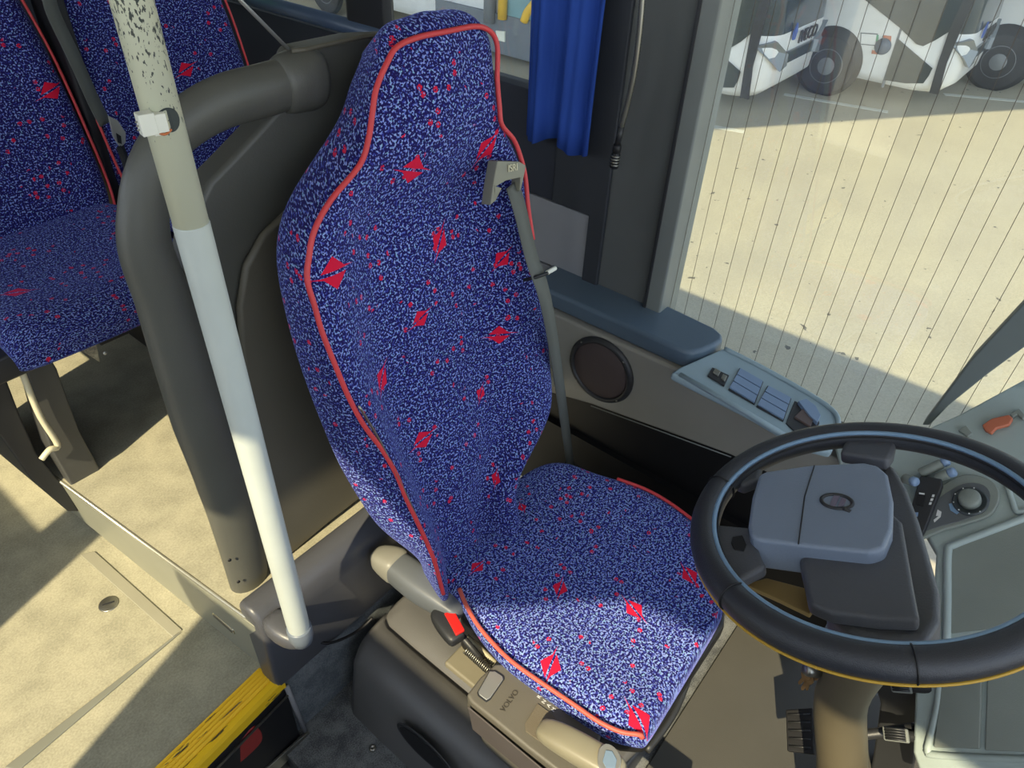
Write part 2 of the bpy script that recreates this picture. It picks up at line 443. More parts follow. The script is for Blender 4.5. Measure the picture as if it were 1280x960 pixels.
# riser of the platform (its lower line from the photo too)
lo0, lo1 = Vector((rb.x, rb.y, AI)), Vector((rr.x, rr.y, AI))
lo0 = lo0 + (lo0-lo1).normalized()*0.07
lo2 = lo1 + (lo1-lo0)*((3.2-lo1.y)/(lo1-lo0).y)
lo0 = lo0 + (lo0-lo1)*((pc.y-.03-lo0.y)/(lo0-lo1).y)
pc2 = Vector((pc.x-.006, pc.y-.03, PL-.002))
ri = [lo0, lo2, far, pc2]
struct(mesh('wall_riser', [p for p in ri]+[p+Vector((.03,0,-.012)) for p in ri], BOXF, plastic('riser_vinyl', (150,150,134), .4, .1), bevel=.002))
# metal edge on the platform, small vent slot in the riser
struct(tube('trim_3', [pc+Vector((-.004,0,-.004)), far+Vector((-.003,0,-.003))], .0045, M_edge, seg=10))
rn = (lo2-lo0).cross(pc2-lo0).normalized(); rn = rn if rn.x < 0 else -rn
sl0, sl1 = onp(267,767, rn, lo0+rn*.003), onp(293,790, rn, lo0+rn*.003)
v = (sl1-sl0).normalized()
slot = empty('wall_vent', sl0, 'small rounded slot cover on the pale aisle riser near the yellow step edge', 'vent')
vp = catmull([sl0, (sl0+sl1)/2, sl1], 6)
tube('vent_frame', vp, .010, M_edge, slot, flat=.3, ref=(0,0,1))
tube('vent_slot', [p+rn*.002 for p in vp[1:-1]], .006, M_panel2, slot, flat=.4, ref=(0,0,1))
# yellow nosing along the aisle's front edge
na = [onz(324,836,AI), onz(195,960,AI)]; nb = [onz(355,850,AI), onz(244,962,AI)]
da = (na[1]-na[0]); na[1] = na[0]+da*3.6
db = (nb[1]-nb[0]); nb[1] = nb[0]+db*3.9
rows = []
prof = [(0,.001),(.02,.006),(.12,.003),(.16,.007),(.26,.003),(.30,.007),(.40,.003),(.44,.007),(.54,.003),(.58,.007),(.68,.003),(.74,.007),(.93,.006),(1.0,-.004),(1.0,-.03)]
for k in (0, 1):
    rows.append([na[k].lerp(nb[k], t)+Vector((0,0,h)) for t, h in prof])
nz = mesh('trim_4', [p for r in rows for p in r], [(i, i+1, len(prof)+i+1, len(prof)+i) for i in range(len(prof)-1)], M_nosing)
struct(nz)
# riser below the nosing
rp = [nb[0]+Vector((.0,.004,-.012)), nb[1]+Vector((0,.004,-.012))]
rbm = [Vector((rp[0].x, rp[0].y+.01, -.3)), Vector((rp[1].x, rp[1].y+.01, -.3))]
struct(mesh('wall_step', rp+rbm[::-1]+[p+Vector((0,.04,0)) for p in rp+rbm[::-1]], BOXF, M_black, bevel=.002))
struct(tube('trim_5', [rp[0]+Vector((0,-.004,-.05)), rp[1]+Vector((0,-.004,-.05))], .0035, M_steel, seg=8))
struct(tube('trim_6', [onp(357,857,(0,1,0),rp[0])+Vector((0,-.003,0)), onp(380,912,(0,1,0),rp[0])+Vector((0,-.003,0))], .006, M_wallgrey, seg=8))
# red pad on the step riser
q0 = rp[0]
def st(px, py, dy=0): return onp(px, py, (0,1,0), (0, q0.y-.004+dy, 0))
pad = prism('step_reflector', catmull([st(318,906), st(325,925), st(290,958), st(268,968), st(274,952), st(300,922)], 5, True), (0,-.006,0), M_redpad, bevel=.002)
tag(pad, 'dull red rounded pad on the black step riser under the yellow edge', 'reflector')
kp = [st(384,913), st(388,918), st(345,962), st(325,975), st(330,960)]
struct(prism('trim_7', kp, (0,-.006,0), M_steel, bevel=.001))
# step sill (moulded corner) and carpeted wall below
yB, yF = pc.y+.02, pc.y-.045
sp_ = [(yB, PL+.002), (yB, PL+.03), (yB-.03, PL+.042), (yF+.012, PL+.034), (yF-.006, PL+.012), (yF-.010, PL-.03), (yF+.0, PL-.12), (yF+.01, AI-.02), (yF+.05, AI-.02), (yB, AI)]
x0s = pc.x-.005
struct(prism('trim_8', [(x0s, y, z) for y, z in sp_], (1.1-x0s, 0, 0), M_sill, bevel=.012, seg=3))
struct(box('wall_under_sill', (x0s+.02, yF+.03, -.02), (1.1, yF+.07, AI), M_carpwall, bevel=0))
# ---- left side wall of the coach (driver's window side)
XW = 1.5
SILLZ = .74
wall = []
struct(box('wall_left', (1.37, -.02, 0), (1.52, 1.0, .30), M_black, bevel=0))
struct(box('wall_left_rear', (XW, .91, 0), (1.56, 3.2, .73), M_wallgrey, bevel=0))
struct(box('wall_left_panel', (XW, .905, .735), (1.56, 3.2, .925), M_wallgrey, bevel=.003))
struct(box('wall_left_belt', (XW-.003, .905, .93), (1.56, 3.2, 1.20), M_dkblue, bevel=.003))
# pillar between driver's window and the rear side window
py0 = .665
struct(prism('wall_pillar', [(XW, .905, .70), (XW, .905, 1.88), (XW, py0+.035, 1.88), (XW, py0+.035, .70)], (.08,0,0), M_pillar, bevel=.002))
struct(prism('wall_pillar_rear', [(XW-.01, .86, .73), (XW-.01, .86, 1.88), (XW-.01, 1.03, 1.88), (XW-.01, 1.03, .93), (XW-.01, .91, .93), (XW-.01,.91,.73)], (.05,0,0), plastic('pillar_side_plastic', (46,49,54), .6, .2), bevel=.004))
struct(box('trim_9', (XW-.012, py0-.005, .70), (XW+.09, py0+.042, 1.86), M_pillartrim, bevel=.006))
struct(box('trim_10', (XW-.016, py0+.036, .70), (XW+.02, py0+.044, 1.88), M_dark, bevel=.001))
# window_1: driver's window pane with heating wires; lower edge on the sill
w1 = struct(box('window_1', (XW+.045, -1.2, .60), (XW+.049, py0, 1.86), M_glass, bevel=0))
wires = []
wp_ = [onx(a, 300, XW+.043).y for a in (855,876,897,921,943,965,991,1017,1043,1070,1098,1125,1156,1187,1220,1254)]
st_ = (wp_[-1]-wp_[3])/12
wp_ += [wp_[-1]+st_*k for k in range(1, 14)]
for y in wp_:
    wires.append(([(XW+.043, y, .62), (XW+.043, y-.002, 1.3), (XW+.043, y, 1.85)], .0006))
hw = multitube('heating_wire', wires, plastic('wire', (70,58,44), .5, 0), w1, seg=5); hw['kind'] = 'stuff'
# lower seal
struct(box('trim_11', (XW+.01, -1.2, .52), (XW+.055, py0, .615), M_black, bevel=.003))
# window_2 behind the curtain, sill ledge
struct(box('window_2', (XW+.03, 1.03, 1.20), (XW+.034, 3.2, 1.88), M_glass, bevel=0))
struct(tube('trim_12', [(XW-.01,1.35,1.232), (XW-.01,3.2,1.232)], .022, plastic('ledge_blue_grey', (70,86,108), .35, .1), seg=14))
struct(box('trim_13', (XW-.02, 1.62, 1.2), (XW+.02, 1.80, 1.88), M_dark, bevel=.02))
# ceiling, curved, lowered on the driver's side to set the outside shadow; unseen right wall, openings shaped for sun patches; rear wall
rows = []
for k in range(13):
    t = k/12; x = -.98+t*2.62; z = 2.42-.50*t**2.2
    rows.append([(x,-1.25,z),(x,3.25,z)])
ceil = grid('ceiling', rows, M_roof, solid=.05); struct(ceil)
def rwall(name, poly):
    struct(prism(name, [(-.95, y, z) for y, z in poly], (-.05,0,0), M_wallgrey, bevel=0))
rwall('wall_right', [(-1.25,-.35),(.72,-.35),(.72,1.74),(-1.25,1.74)])
rwall('wall_right_sill', [(.72,-.35),(1.14,-.35),(1.14,.40),(.72,.40)])
rwall('wall_right_pillar', [(1.14,-.35),(1.28,-.35),(1.28,2.5),(1.14,2.5)])
rwall('wall_right_rear', [(1.28,-.35),(3.2,-.35),(3.2,1.42),(1.28,1.42)])
rwall('wall_right_head', [(3.2,2.05),(3.2,2.5),(-.62,2.5),(-.40,2.38),(-.25,2.36),(-.12,2.27),(.08,2.12),(.12,2.09),(.15,2.26),(.24,2.36),(.31,2.41),(.41,2.38),(.50,2.10),(1.14,2.05)])  # lower edge outlined to shape the sun patches on seat and pole
struct(box('wall_back', (-1.0, 3.2, -.1), (1.56, 3.25, 2.4), M_dkblue, bevel=0))
struct(box('wall_front', (-1.0, -1.25, -.35), (1.6, -1.2, .80), M_dkblue, bevel=0))

# ---- outside ground
GZ = CAMZ-3.1
struct(mesh('ground', [(-60,-60,GZ),(90,-60,GZ),(90,90,GZ),(-60,90,GZ)], [(0,1,2,3)], M_ground))
def gl(a, b, w=.06):
    a, b = Vector(a), Vector(b); n = (b-a).normalized().cross(Vector((0,0,1)))*w
    return [a-n, b-n, b+n, a+n]
M_line = plastic('line_paint', (206,206,196), .8, .1)
for i, (a, b) in enumerate([((980,118),(1110,140)), ((845,150),(930,165)), ((1180,118),(1290,128))]):
    A, B = onz(a[0],a[1],GZ), onz(b[0],b[1],GZ)
    ln = prism('parking_line', gl(A,B,.05), (0,0,.004), M_line, bevel=0)
    tag(ln, ['pale parking line on the ground in front of the second white coach', 'pale parking line on the shaded ground in front of the leftmost white coach', 'pale parking line on the ground beside the coach at the right edge'][i], 'road marking', 'parking lines painted on the yard'); ln['kind'] = 'structure'
# unseen roof added above the picture to shade the parked coaches
SUN = Vector((-1, -.30, 1.0)).normalized()
H = 5.4
def shade_src(px, py):
    g = onz(px, py, GZ); return g+SUN*(H/SUN.z)
cA, cB = shade_src(840,166), shade_src(1280,137)
dv = (cB-cA).normalized(); cA = cA-dv*5; cB = cB+dv*8; nrm = Vector((-dv.y, dv.x, 0)); nrm = nrm if nrm.x > 0 else -nrm
can = [cA, cB, cB+nrm*18, cA+nrm*18]
added_canopy = empty('added_canopy', (cA.x, cA.y, GZ), 'flat grey roof added out of view to shade the parked white coaches', 'added_canopy')
prism('roof_panel', can, (0,0,.12), M_busgrey, added_canopy, bevel=0)
for p in (can[1]+nrm*1.0, can[0]-dv*0+nrm*17):
    tube('post', [(p.x, p.y, GZ), (p.x, p.y, cA.z)], .1, M_busgrey, added_canopy)

# ================================================================ DRIVER'S SEAT
TL = R(13); SY, SZ = .58, CAMZ-1.25
BU = Vector((0, math.sin(TL), math.cos(TL)))       # up along the backrest
BN = Vector((0, math.cos(TL), -math.sin(TL)))      # backwards out of the backrest
SP0 = Vector((0, SY, SZ))
def onback(px, py, off=0.):
    return onp(px, py, BN, SP0+BN*off)
def bc(px, py, off=0.):
    p = onback(px, py, off); return p.x, (p-SP0).dot(BU)
def bp(x, h, off): return SP0+Vector((x,0,0))+BU*h+BN*off
def interp(tab, h):
    if h <= tab[0][0]: return tab[0][1]
    for (a, va), (b, vb) in zip(tab, tab[1:]):
        if h <= b: 
            t = (h-a)/(b-a); t = t*t*(3-2*t)*.5+t*.5; return va+(vb-va)*t
    return tab[-1][1]
def table(pts, off):
    return sorted([(h, x) for x, h in (bc(a[0], a[1], off) for a in pts)])
Lf = table([(545,705),(495,590),(440,505),(405,420),(385,350),(388,305),(405,262),(438,225),(458,195),(466,150),(470,118),(480,85)], 0)
Sb = table([(547,712),(455,650),(410,575),(380,500),(352,420),(335,340),(335,270),(362,225),(395,180),(418,150),(424,110),(430,75),(444,45),(470,26)], .12)
Rf = table([(640,608),(672,577),(692,553),(694,520),(690,460),(682,390),(672,330),(662,265),(657,215),(648,182),(628,155),(624,120),(622,80)], 0)
VL = table([(545,660),(500,560),(472,480),(462,400),(458,320),(470,240),(490,180)], .07)
VR = table([(634,585),(625,540),(606,480),(600,420),(598,330),(590,240)], .07)

seat = empty('driver_seat', (.83, .42, .16), 'high-backed blue speckled driver seat with red piping behind the steering wheel', 'seat')
HT = 1.045
hs = [.0, .06, .13, .20, .28, .36, .44, .52, .60, .68, .74, .79, .83, .87, .91, .95, .975]
rows, uvr = [], []
def backrow(h, shrink=0., offadd=0.):
    xl, xs, xr = interp(Lf, h), interp(Sb, h), interp(Rf, h)
    xs = min(xs, xl+(.035 if h < .93 else .06))
    xr = max(xr, xl+.1); xc = (xl+xr)/2
    vl = interp(VL, h); vr = interp(VR, h)
    w = max(0, min(1, (.86-h)/.12))               # bolsters fade out into the head part
    if w < 1:
        vl = vl*w+(xl+.07)*(1-w); vr = vr*w+(xr-.05)*(1-w)
    vl = max(vl, xl+.025); vr = min(vr, xr-.025)
    wr = .016*max(0, min(1, (.78-h)/.1))
    dep = .078*w+.004*(1-w)
    lum = .012*math.exp(-((h-.25)/.16)**2)
    P = [(xs+.02, .125), (xs, .105), (xs*.6+xl*.4, .06), (xl, .010), (xl+(vl-xl)*.45, .004+.016*w), (vl, dep), (vl*.7+vr*.3, dep-.008-lum), ((vl+vr)/2, dep-.010-lum), (vl*.3+vr*.7, dep-.008-lum),
         (vr, dep), (xr-(xr-vr)*.45, .004+.016*w), (xr+.010+wr, .010), (xr+.024+wr, .05), (xr+.020+wr, .10), (xr, .125), (xc, .130)]
    out = []
    for x, o in P:
        x = xc+(x-xc)*(1-shrink); out.append((x, o+offadd))
    return out
for h in hs:
    rows.append((h, backrow(h)))
rows.append((1.000, backrow(.99, .10, .003))); rows.append((1.022, backrow(1.0, .24, .016))); rows.append((1.036, backrow(1.0, .46, .036))); rows.append((1.040, backrow(1.0, .70, .055)))
rows.insert(0, (-.03, backrow(0, .1, .02)))
rows3, uv = [], []
for h, r in rows:
    rr_ = [bp(x, h-max(0, h-.93)*.4*max(0, o-.02)/.1, o) for i, (x, o) in enumerate(r)]
    rows3.append(rr_)
    # arc-length u so the pattern does not stretch over the side panel
    s = [0.]
    for a, b in zip(r, r[1:]): s.append(s[-1]+math.hypot(b[0]-a[0], b[1]-a[1]))
    base = s[7]
    for i in range(len(r)): uv.append((r[7][0]+(s[i]-base), h))
marks = []
for (px, py, a, sz) in [(403,345,-.15,.032),(512,212,-.35,.026),(608,184,.9,.024),(570,305,.9,.024),(545,403,.25,.020),(640,320,.6,.020),(638,418,-.2,.024),
                        (492,482,.7,.024),(545,557,.15,.024),(620,497,.9,.016),(637,595,1.0,.014)]:
    x, h = bc(px, py, .03)
    if px < 430: x -= .0
    marks.append((x, h, -a, sz))
M_fab = fabric('seat_moquette', marks)
bk = grid('backrest', rows3, M_fab, seat, closed_u=True, cap=True, uvs=uv, sub=3)
# piping follows the front crest and across the head
def crest(tab, h, off): return bp(interp(tab, h), h, off)
pl = [crest(Lf, h, .002) for h in [.04,.08,.13,.18,.24,.30,.36,.42,.48,.54,.60,.66,.70,.74,.77,.80,.83,.86,.89,.92,.95]]
pt = [onback(484,78,-.002), onback(497,58,-.002), onback(525,46,-.002), onback(560,39,-.002), onback(592,33,-.002), onback(608,36,-.002), onback(618,46,-.002), onback(622,62,-.002)]
prr = [crest(Rf, h, .002) for h in [.92,.90,.87,.84,.81,.78,.74,.68,.62]]
path = catmull(pl+pt+prr, 4)
tube('piping', path, .0042, M_pipe, bk, seg=8)
# zip beside the left lower piping
zp = [onback(441,512,-.004), onback(470,560,.0), onback(505,630,.0), onback(532,690,.004)]
tube('zip', catmull([p+Vector((.012,0,0)) for p in zp], 6), .0022, M_steel, bk, seg=6)

# cushion: rows from rear to front
CZ = CAMZ-1.25
cl = [(575,736),(584,757),(598,781),(619,806),(641,827),(673,850),(716,879),(748,901),(776,914),(800,918)]
cr = [(742,588),(775,595),(808,607),(836,622),(864,642),(890,664),(912,688),(924,710),(924,728),(905,748)]
rowsC, uvC = [], []
seg_rows = []
for i, (a, b) in enumerate(zip(cl, cr)):
    A, B = onz(a[0], a[1], CZ), onz(b[0], b[1], CZ)
    seg_rows.append((A, B))
rear = (Vector((.60,.70,CZ)), Vector((1.08,.72,CZ)))
seg_rows.insert(0, rear)
def crow(A, B, dz=0., low=.085, fr=0.):
    out = []
    n = [(0,-low,.012),(0,-low*.45,-.006),(0,-.006,0),(.07,.007,0),(.16,.003,0),(.30,-.010,0),(.5,-.013,0),(.70,-.010,0),(.84,.003,0),(.93,.007,0),(1,-.006,0),(1,-low*.45,.006),(1,-low,-.012),(.5,-low-.005,0)]
    for t, z, dx in n:
        p = A.lerp(B, t); out.append(Vector((p.x+dx, p.y, p.z+z+dz)))
    return out
for A, B in seg_rows: rowsC.append(crow(A, B))
A, B = seg_rows[-1]
fd = Vector((0,-.012,0))
rowsC.append(crow(A.lerp(B,.03)+fd, B.lerp(A,.03)+fd, -.022, .06)); rowsC.append(crow(A.lerp(B,.08)+fd, B.lerp(A,.08)+fd, -.05, .03))
for r in rowsC:
    mid = r[6]; s = [0.]
    for a, b in zip(r, r[1:]): s.append(s[-1]+(b-a).length)
    for i, p in enumerate(r): uvC.append((mid.x+s[i]-s[6], p.y + (p.z-CZ if i in (0,1,11,12,13) else 0)*.0))
cm = []
for (px, py, a, sz) in [(700,735,.35,.020),(793,760,1.2,.024),(686,838,.25,.026),(797,905,1.1,.028),(862,720,1.0,.022),(596,713,.0,.018),(652,632,1.0,.014)]:
    p = onz(px, py, CZ-.008); cm.append((p.x, p.y, -a, sz))
M_fab2 = fabric('cushion_moquette', cm, scale=250, dens=.50)
cu = grid('cushion', rowsC, M_fab2, seat, closed_u=True, cap=True, uvs=uvC, sub=3)
pp = [A+Vector((-.002,0,.002)) for A, B in seg_rows[1:]]
pp += [onz(799,917,CZ)+Vector((0,-.006,-.006))]
tube('piping', catmull(pp, 6), .0045, M_pipeor, cu, seg=8)
pp = [B+Vector((-.013,0,.001)) for A, B in seg_rows[2:-1]]
tube('piping', catmull(pp, 6), .004, M_pipe, cu, seg=8)
# seat pan below the cushion
pan = [Vector((A.x+.03, A.y, 0)) for A, B in seg_rows[:-1]] + [Vector((.66,.15,0)), Vector((.98,.15,0))] + [Vector((B.x-.02, B.y, 0)) for A, B in seg_rows[:-1]][::-1]
prism('seat_pan', [Vector((p.x, p.y, CZ-.085)) for p in pan], (0,0,-.055), M_black, seat, bevel=.012)
# pan lip at the front right
tube('pan_lip', catmull([onz(808,938,.36), onz(845,885,.37), onz(876,800,.38)], 6), .008, M_dark, seat, seg=8)
# suspension block between pan and plinth
box('suspension', (.66,.22,.24), (1.02,.62,CZ-.135), M_black, seat, bevel=.015)
# recliner cover on the left side, with seat belt buckle
def loft(name, stations, mat, parent, seg=16, sub=1):
    rows = []
    for c, u, w, a, b in stations:
        c, u, w = Vector(c), Vector(u).normalized(), Vector(w).normalized()
        rows.append([c+u*(a*math.copysign(abs(math.cos(t))**.6, math.cos(t)))+w*(b*math.copysign(abs(math.sin(t))**.6, math.sin(t))) for t in [2*math.pi*k/seg for k in range(seg)]])
    return grid(name, rows, mat, parent, closed_u=True, cap=True, sub=sub)
z0 = .475
r0, r1, r2, r3, r4 = onz(468,693,z0), onz(492,705,z0), onz(520,728,z0), onz(550,748,z0), onz(573,764,z0)
ax = (r4-r0).normalized(); side = Vector((0,0,1)).cross(ax).normalized(); upv = Vector((0,0,1))
loft('recliner_cover', [(r0,side,upv,.010,.015),(r0+ax*.012,side,upv,.024,.026),(r1,side,upv,.032,.034),(r2,side,upv,.036,.038),(r3,side,upv,.032,.032),(r4,side,upv,.026,.022),(r4+ax*.01,side,upv,.018,.014)], plastic('recliner_plastic', (96,100,104), .42, .1), seat)
loft('recliner_cap', [(r0-ax*.002,side,upv,.011,.016),(r0+ax*.010,side,upv,.026,.028),(r1-ax*.005,side,upv,.0345,.037),(r1+ax*.02,side,upv,.037,.040),(r1+ax*.022,side,upv,.020,.020)], plastic('recliner_cap_plastic', (134,132,122), .45, .1), seat)
bA, bB = onz(548,768,.47), onz(572,800,.47)
bax = (bB-bA).normalized(); bs = Vector((0,0,1)).cross(bax).normalized()
bk_ = loft('seat_belt_buckle', [(bA-bax*.012,bs,upv,.012,.010),(bA,bs,upv,.020,.016),((bA+bB)/2,bs,upv,.022,.018),(bB,bs,upv,.020,.015),(bB+bax*.004,bs,upv,.014,.010)], M_dark, seat)
q = [onz(555,766,.49), onz(568,763,.49), onz(581,787,.49), onz(570,793,.49)]
prism('buckle_button', [p+Vector((0,0,-.008)) for p in q], (0,0,.008), M_red, bk_, bevel=.002)
tube('cable_stalk', [onz(575,792,.45), onz(600,822,.40), onz(618,842,.36)], .007, M_dark, seat, seg=8)
# side strip of pan seen as a beige bar, coil spring
tube('seat_rail', [onz(582,797,.40), onz(618,830,.38)], .009, M_cream, seat, seg=10)
sp0, sp1 = onz(583,812,.40), onz(612,838,.40); sx = (sp1-sp0); L_ = sx.length; sx.normalize(); su = sx.cross(Vector((0,0,1))).normalized(); sw = sx.cross(su)
coil = [sp0+sx*(L_*t/120)+(su*math.cos(t*.75)+sw*math.sin(t*.75))*.0085 for t in range(121)]
tube('spring', coil, .0016, M_steel, seat, seg=6)
# belt guide with its embossed writing, belt webbing
def bq(px, py, o): return onback(px, py, o)
outer = [(622,201),(650,202),(658,207),(655,222),(652,236),(650,240),(651,222),(633,226),(621,233),(628,235),(620,251),(613,257),(617,228)]
prism('belt_guide', [bq(a, b, -.016) for a, b in outer], BN*.022, plastic('belt_guide_plastic', (128,126,110), .45, .1), seat, bevel=.0025)
text('guide_lettering', 'ISRI', .017, M_cream, seat, bq(641,210,-.0175), bq(655,208,-.0175)-bq(627,213,-.0175), BU, .0008)
b0, b1, b2, b3, b4 = bq(640,230,-.004), bq(650,262,-.018), bq(664,320,-.016), onp(688,405,(0,1,0),(0,.66,0)), onp(714,588,(0,1,0),(0,.72,0))
strap('seat_belt', catmull([b0, b1, b2, b3, b4], 5), Vector((.046,.012,0)), .0016, M_belt, seat)
box('belt_anchor', (b4.x-.035, b4.y-.02, b4.z-.12), (b4.x+.025, b4.y+.03, b4.z+.01), M_dark, seat, bevel=.004)
# tie with a white tip round the belt
ct = empty('cable_tie', bq(672,345,-.03), 'black cable tie with a white tip clipped round the driver seat belt', 'cable tie')
tube('tie', catmull([bq(655,350,-.012), bq(668,347,-.032), bq(680,343,-.036), bq(688,340,-.036)], 5), .0035, M_black, ct, seg=8)
tube('tip', [bq(684,341,-.036), bq(694,335,-.036)], .0045, M_white, ct, seg=8)

# ---- plinth (floor housing under the seat)
pz = .215
tA, tB = onz(448,812,pz), onz(604,942,pz)
bA_, bB_ = onz(417,868,0), onz(498,951,0)
xt = (tA.x+tB.x)/2; xb = (bA_.x+bB_.x)/2
plinth = empty('seat_plinth', (.8,.4,0), 'large dark moulded plastic housing on the floor beneath the driver seat', 'seat base')
def prow(y, sh=0):
    return [(xb+sh, y, 0), (xb+.01+sh, y, .05), (xt-.028+sh, y, pz-.045), (xt-.010+sh, y, pz-.012), (xt+.012+sh, y, pz+.0), (xt+.07+sh, y, pz+.012), (xt+.075+sh, y, pz-.002), (xt+.082+sh, y, pz-.002), (xt+.087+sh, y, pz+.014), (xt+.15+sh, y, pz+.012), (1.02, y, pz+.01), (1.05, y, pz-.02), (1.06, y, 0)]
yr = min(bA_.y, yF-.01)
ys = [(yr-.002,.03),(yr-.01,.012),(yr-.03,.002),(yr-.12,0),(.60,0),(.50,0),(.35,0),(.24,0),(.20,.01),(.19,.03)]
rowsP = [prow(y, s) for y, s in ys]
grid('housing', rowsP, M_plinth, plinth, cap=True)
# oval recess on the side
o1 = onx(532,935,xb+.012)
oc = o1; ov = []
nrm_p = Vector((-(pz-.09), 0, (xt-.028-xb-.01))).normalized()
tdir = Vector((0,-1,0)); vdir = Vector((xt-.038-xb, 0, pz-.095)).normalized()
def oval(a, b, lift):
    return [oc+tdir*(math.cos(t)*a)+vdir*(math.sin(t)*b)+Vector((-1,0,.3)).normalized()*lift for t in [2*math.pi*k/40 for k in range(40)]]
prism('recess_rim', oval(.085,.034,.002), Vector((-.004,0,.001)), M_dark, plinth, bevel=.002)
prism('recess', oval(.074,.026,.0062), Vector((-.001,0,.0003)), M_black, plinth, bevel=0)
sc = lathe('floor_screw', onz(466,936,0)+Vector((0,0,0)), (0,0,1), [(.0085,0),(.0085,.004),(.005,.007),(.004,.007),(.0035,.005)], M_steel, seg=16)
tag(sc, 'small bright screw in the dark carpet left of the seat housing', 'screw')
# left track in sunlight
box('slide_track', (xt+.09, .02, pz+.008), (xt+.15, .62, pz+.03), plastic('track_paint', (128,122,104), .5, .1), plinth, bevel=.006)

# ---- gear selector beside the cushion
GZt = .475
gear = empty('gear_selector', onz(640,900,.2), 'grey gear selector box with silver square button left of the seat cushion', 'gear selector')
def g(px, py, z=GZt): return onz(px, py, z)
gt = [(619,829),(630,829),(660,843),(700,868),(735,893),(752,915),(748,935),(742,960),(730,985),(712,975),(690,958),(660,935),(620,902),(590,878),(583,868),(600,846)]
prism('selector_box', [g(a,b) for a, b in gt], (0.0,0,-.055), M_gear, gear, bevel=.006, seg=3)
gb = [g(a,b,GZt-.052) for a, b in [(621,835),(700,876),(745,925),(715,985),(660,945),(592,886),(590,870)]]
prism('selector_body', gb, (.03,.0,-.20), M_gear, gear, bevel=.008)
fr = plastic('selector_facing', (86,80,78), .5, .2)
prism('facing', [g(586,882,GZt-.012)+Vector((-.001,0,0)), g(688,968,GZt-.012), g(688,968,GZt-.012)+Vector((.006,-.006,-.08)), g(586,882,GZt-.012)+Vector((.006,-.006,-.09))], (-.003,-.001,0), fr, gear, bevel=.001)
btn = [(612,840),(619,840),(628,846),(629,850),(613,873),(608,876),(599,869),(598,865)]
prism('park_button', [g(a,b) for a, b in btn], (0,0,.0035), M_silver, gear, bevel=.0015)
prism('button_rim', [g(612+(a-612)*1.12+ .0, 857+(b-857)*1.12) for a, b in btn], (0,0,.0015), M_dark, gear, bevel=.0005)
text('embossed_name', 'VOLVO', .0145, M_ridge, gear, g(637,876,GZt+.0005), g(646,865)-g(630,887), g(628,868)-g(640,877), .0008)
for ch, px, py in (('R',674,871),('N',680,877),('A',686,882),('M',692,887)):
    text('gear_letter', ch, .010, M_letters, gear, g(px,py,GZt+.0006), g(px+6,py-9)-g(px,py), g(px-6,py-4)-g(px,py), .0005)
prism('gate', [g(a,b) for a, b in [(672,880),(690,893),(700,905),(690,925),(678,930),(657,915),(656,905)]], (0,0,.003), plastic('gate_brush', (104,96,80), .8, .4), gear, bevel=.001)
l0, l1, l2 = g(672,908,GZt+.02), g(705,925,GZt+.04), g(768,962,GZt+.045)
lax = (l2-l0).normalized(); ls = Vector((0,0,1)).cross(lax).normalized(); lu = lax.cross(ls)
lv = loft('lever', [(l0,ls,lu,.014,.012),(l0.lerp(l1,.35),ls,lu,.022,.018),(l1,ls,lu,.025,.021),(l1.lerp(l2,.5),ls,lu,.026,.022),(l2,ls,lu,.025,.022),(l2+lax*.02,ls,lu,.017,.015)], M_gearlt, gear)
be = [g(a,b,GZt+.062) for a, b in [(748,938),(757,931),(768,936),(776,950),(772,965),(755,966),(747,956)]]
prism('lever_button', [p for p in catmull(be, 3, True)], (0,0,.006), M_silver, lv, bevel=.002)
be = [g(a,b,GZt+.068) for a, b in [(757,938),(765,939),(771,950),(769,961),(758,961),(753,952)]]
prism('button_inset', be, (0,0,.002), plastic('button_blue', (120,140,160), .3, 0), lv, bevel=.001)

# black cable from the pole base
cb = tube('cable', catmull([onz(392,800,.30), onz(410,804,.28), onz(432,797,.26), onz(452,785,.24), onz(466,772,.25)], 6), .0035, M_black, seg=8)
tag(cb, 'thin black cable running from the pole base towards the seat housing', 'cable')

# ================================================================ WHITE POLE
pb = onz(375,790,CAMZ-1.25); PX, PY = pb.x, pb.y
pole = empty('grab_pole', (PX, PY, .52), 'upright white grab pole with chipped paint in front of the passenger seats', 'pole')
hz = onz(202,143,1.3); # hole height from the ray nearest to the pole axis
r_ = ray(203,143); t_ = (PX*r_.x+PY*r_.y)/(r_.x**2+r_.y**2); HZ = CAMZ+r_.z*t_
r_ = ray(238,278); t_ = (PX*r_.x+PY*r_.y)/(r_.x**2+r_.y**2); JZ = CAMZ+r_.z*t_
lathe('upper_tube', (PX,PY,0), (0,0,1), [(.0200,JZ),(.0200,2.42)], M_pole, pole, seg=48)
lathe('lower_tube', (PX,PY,0), (0,0,1), [(.008,.505),(.016,.51),(.0195,.53),(.0208,.56),(.0208,JZ-.002),(.0202,JZ)], M_polelow, pole, seg=48)
toc = Vector((-PX,-PY,0)).normalized(); sd = Vector((toc.y,-toc.x,0)); sd = -sd if sd.x > 0 else sd
hd = (toc*.94 - sd*.25).normalized()
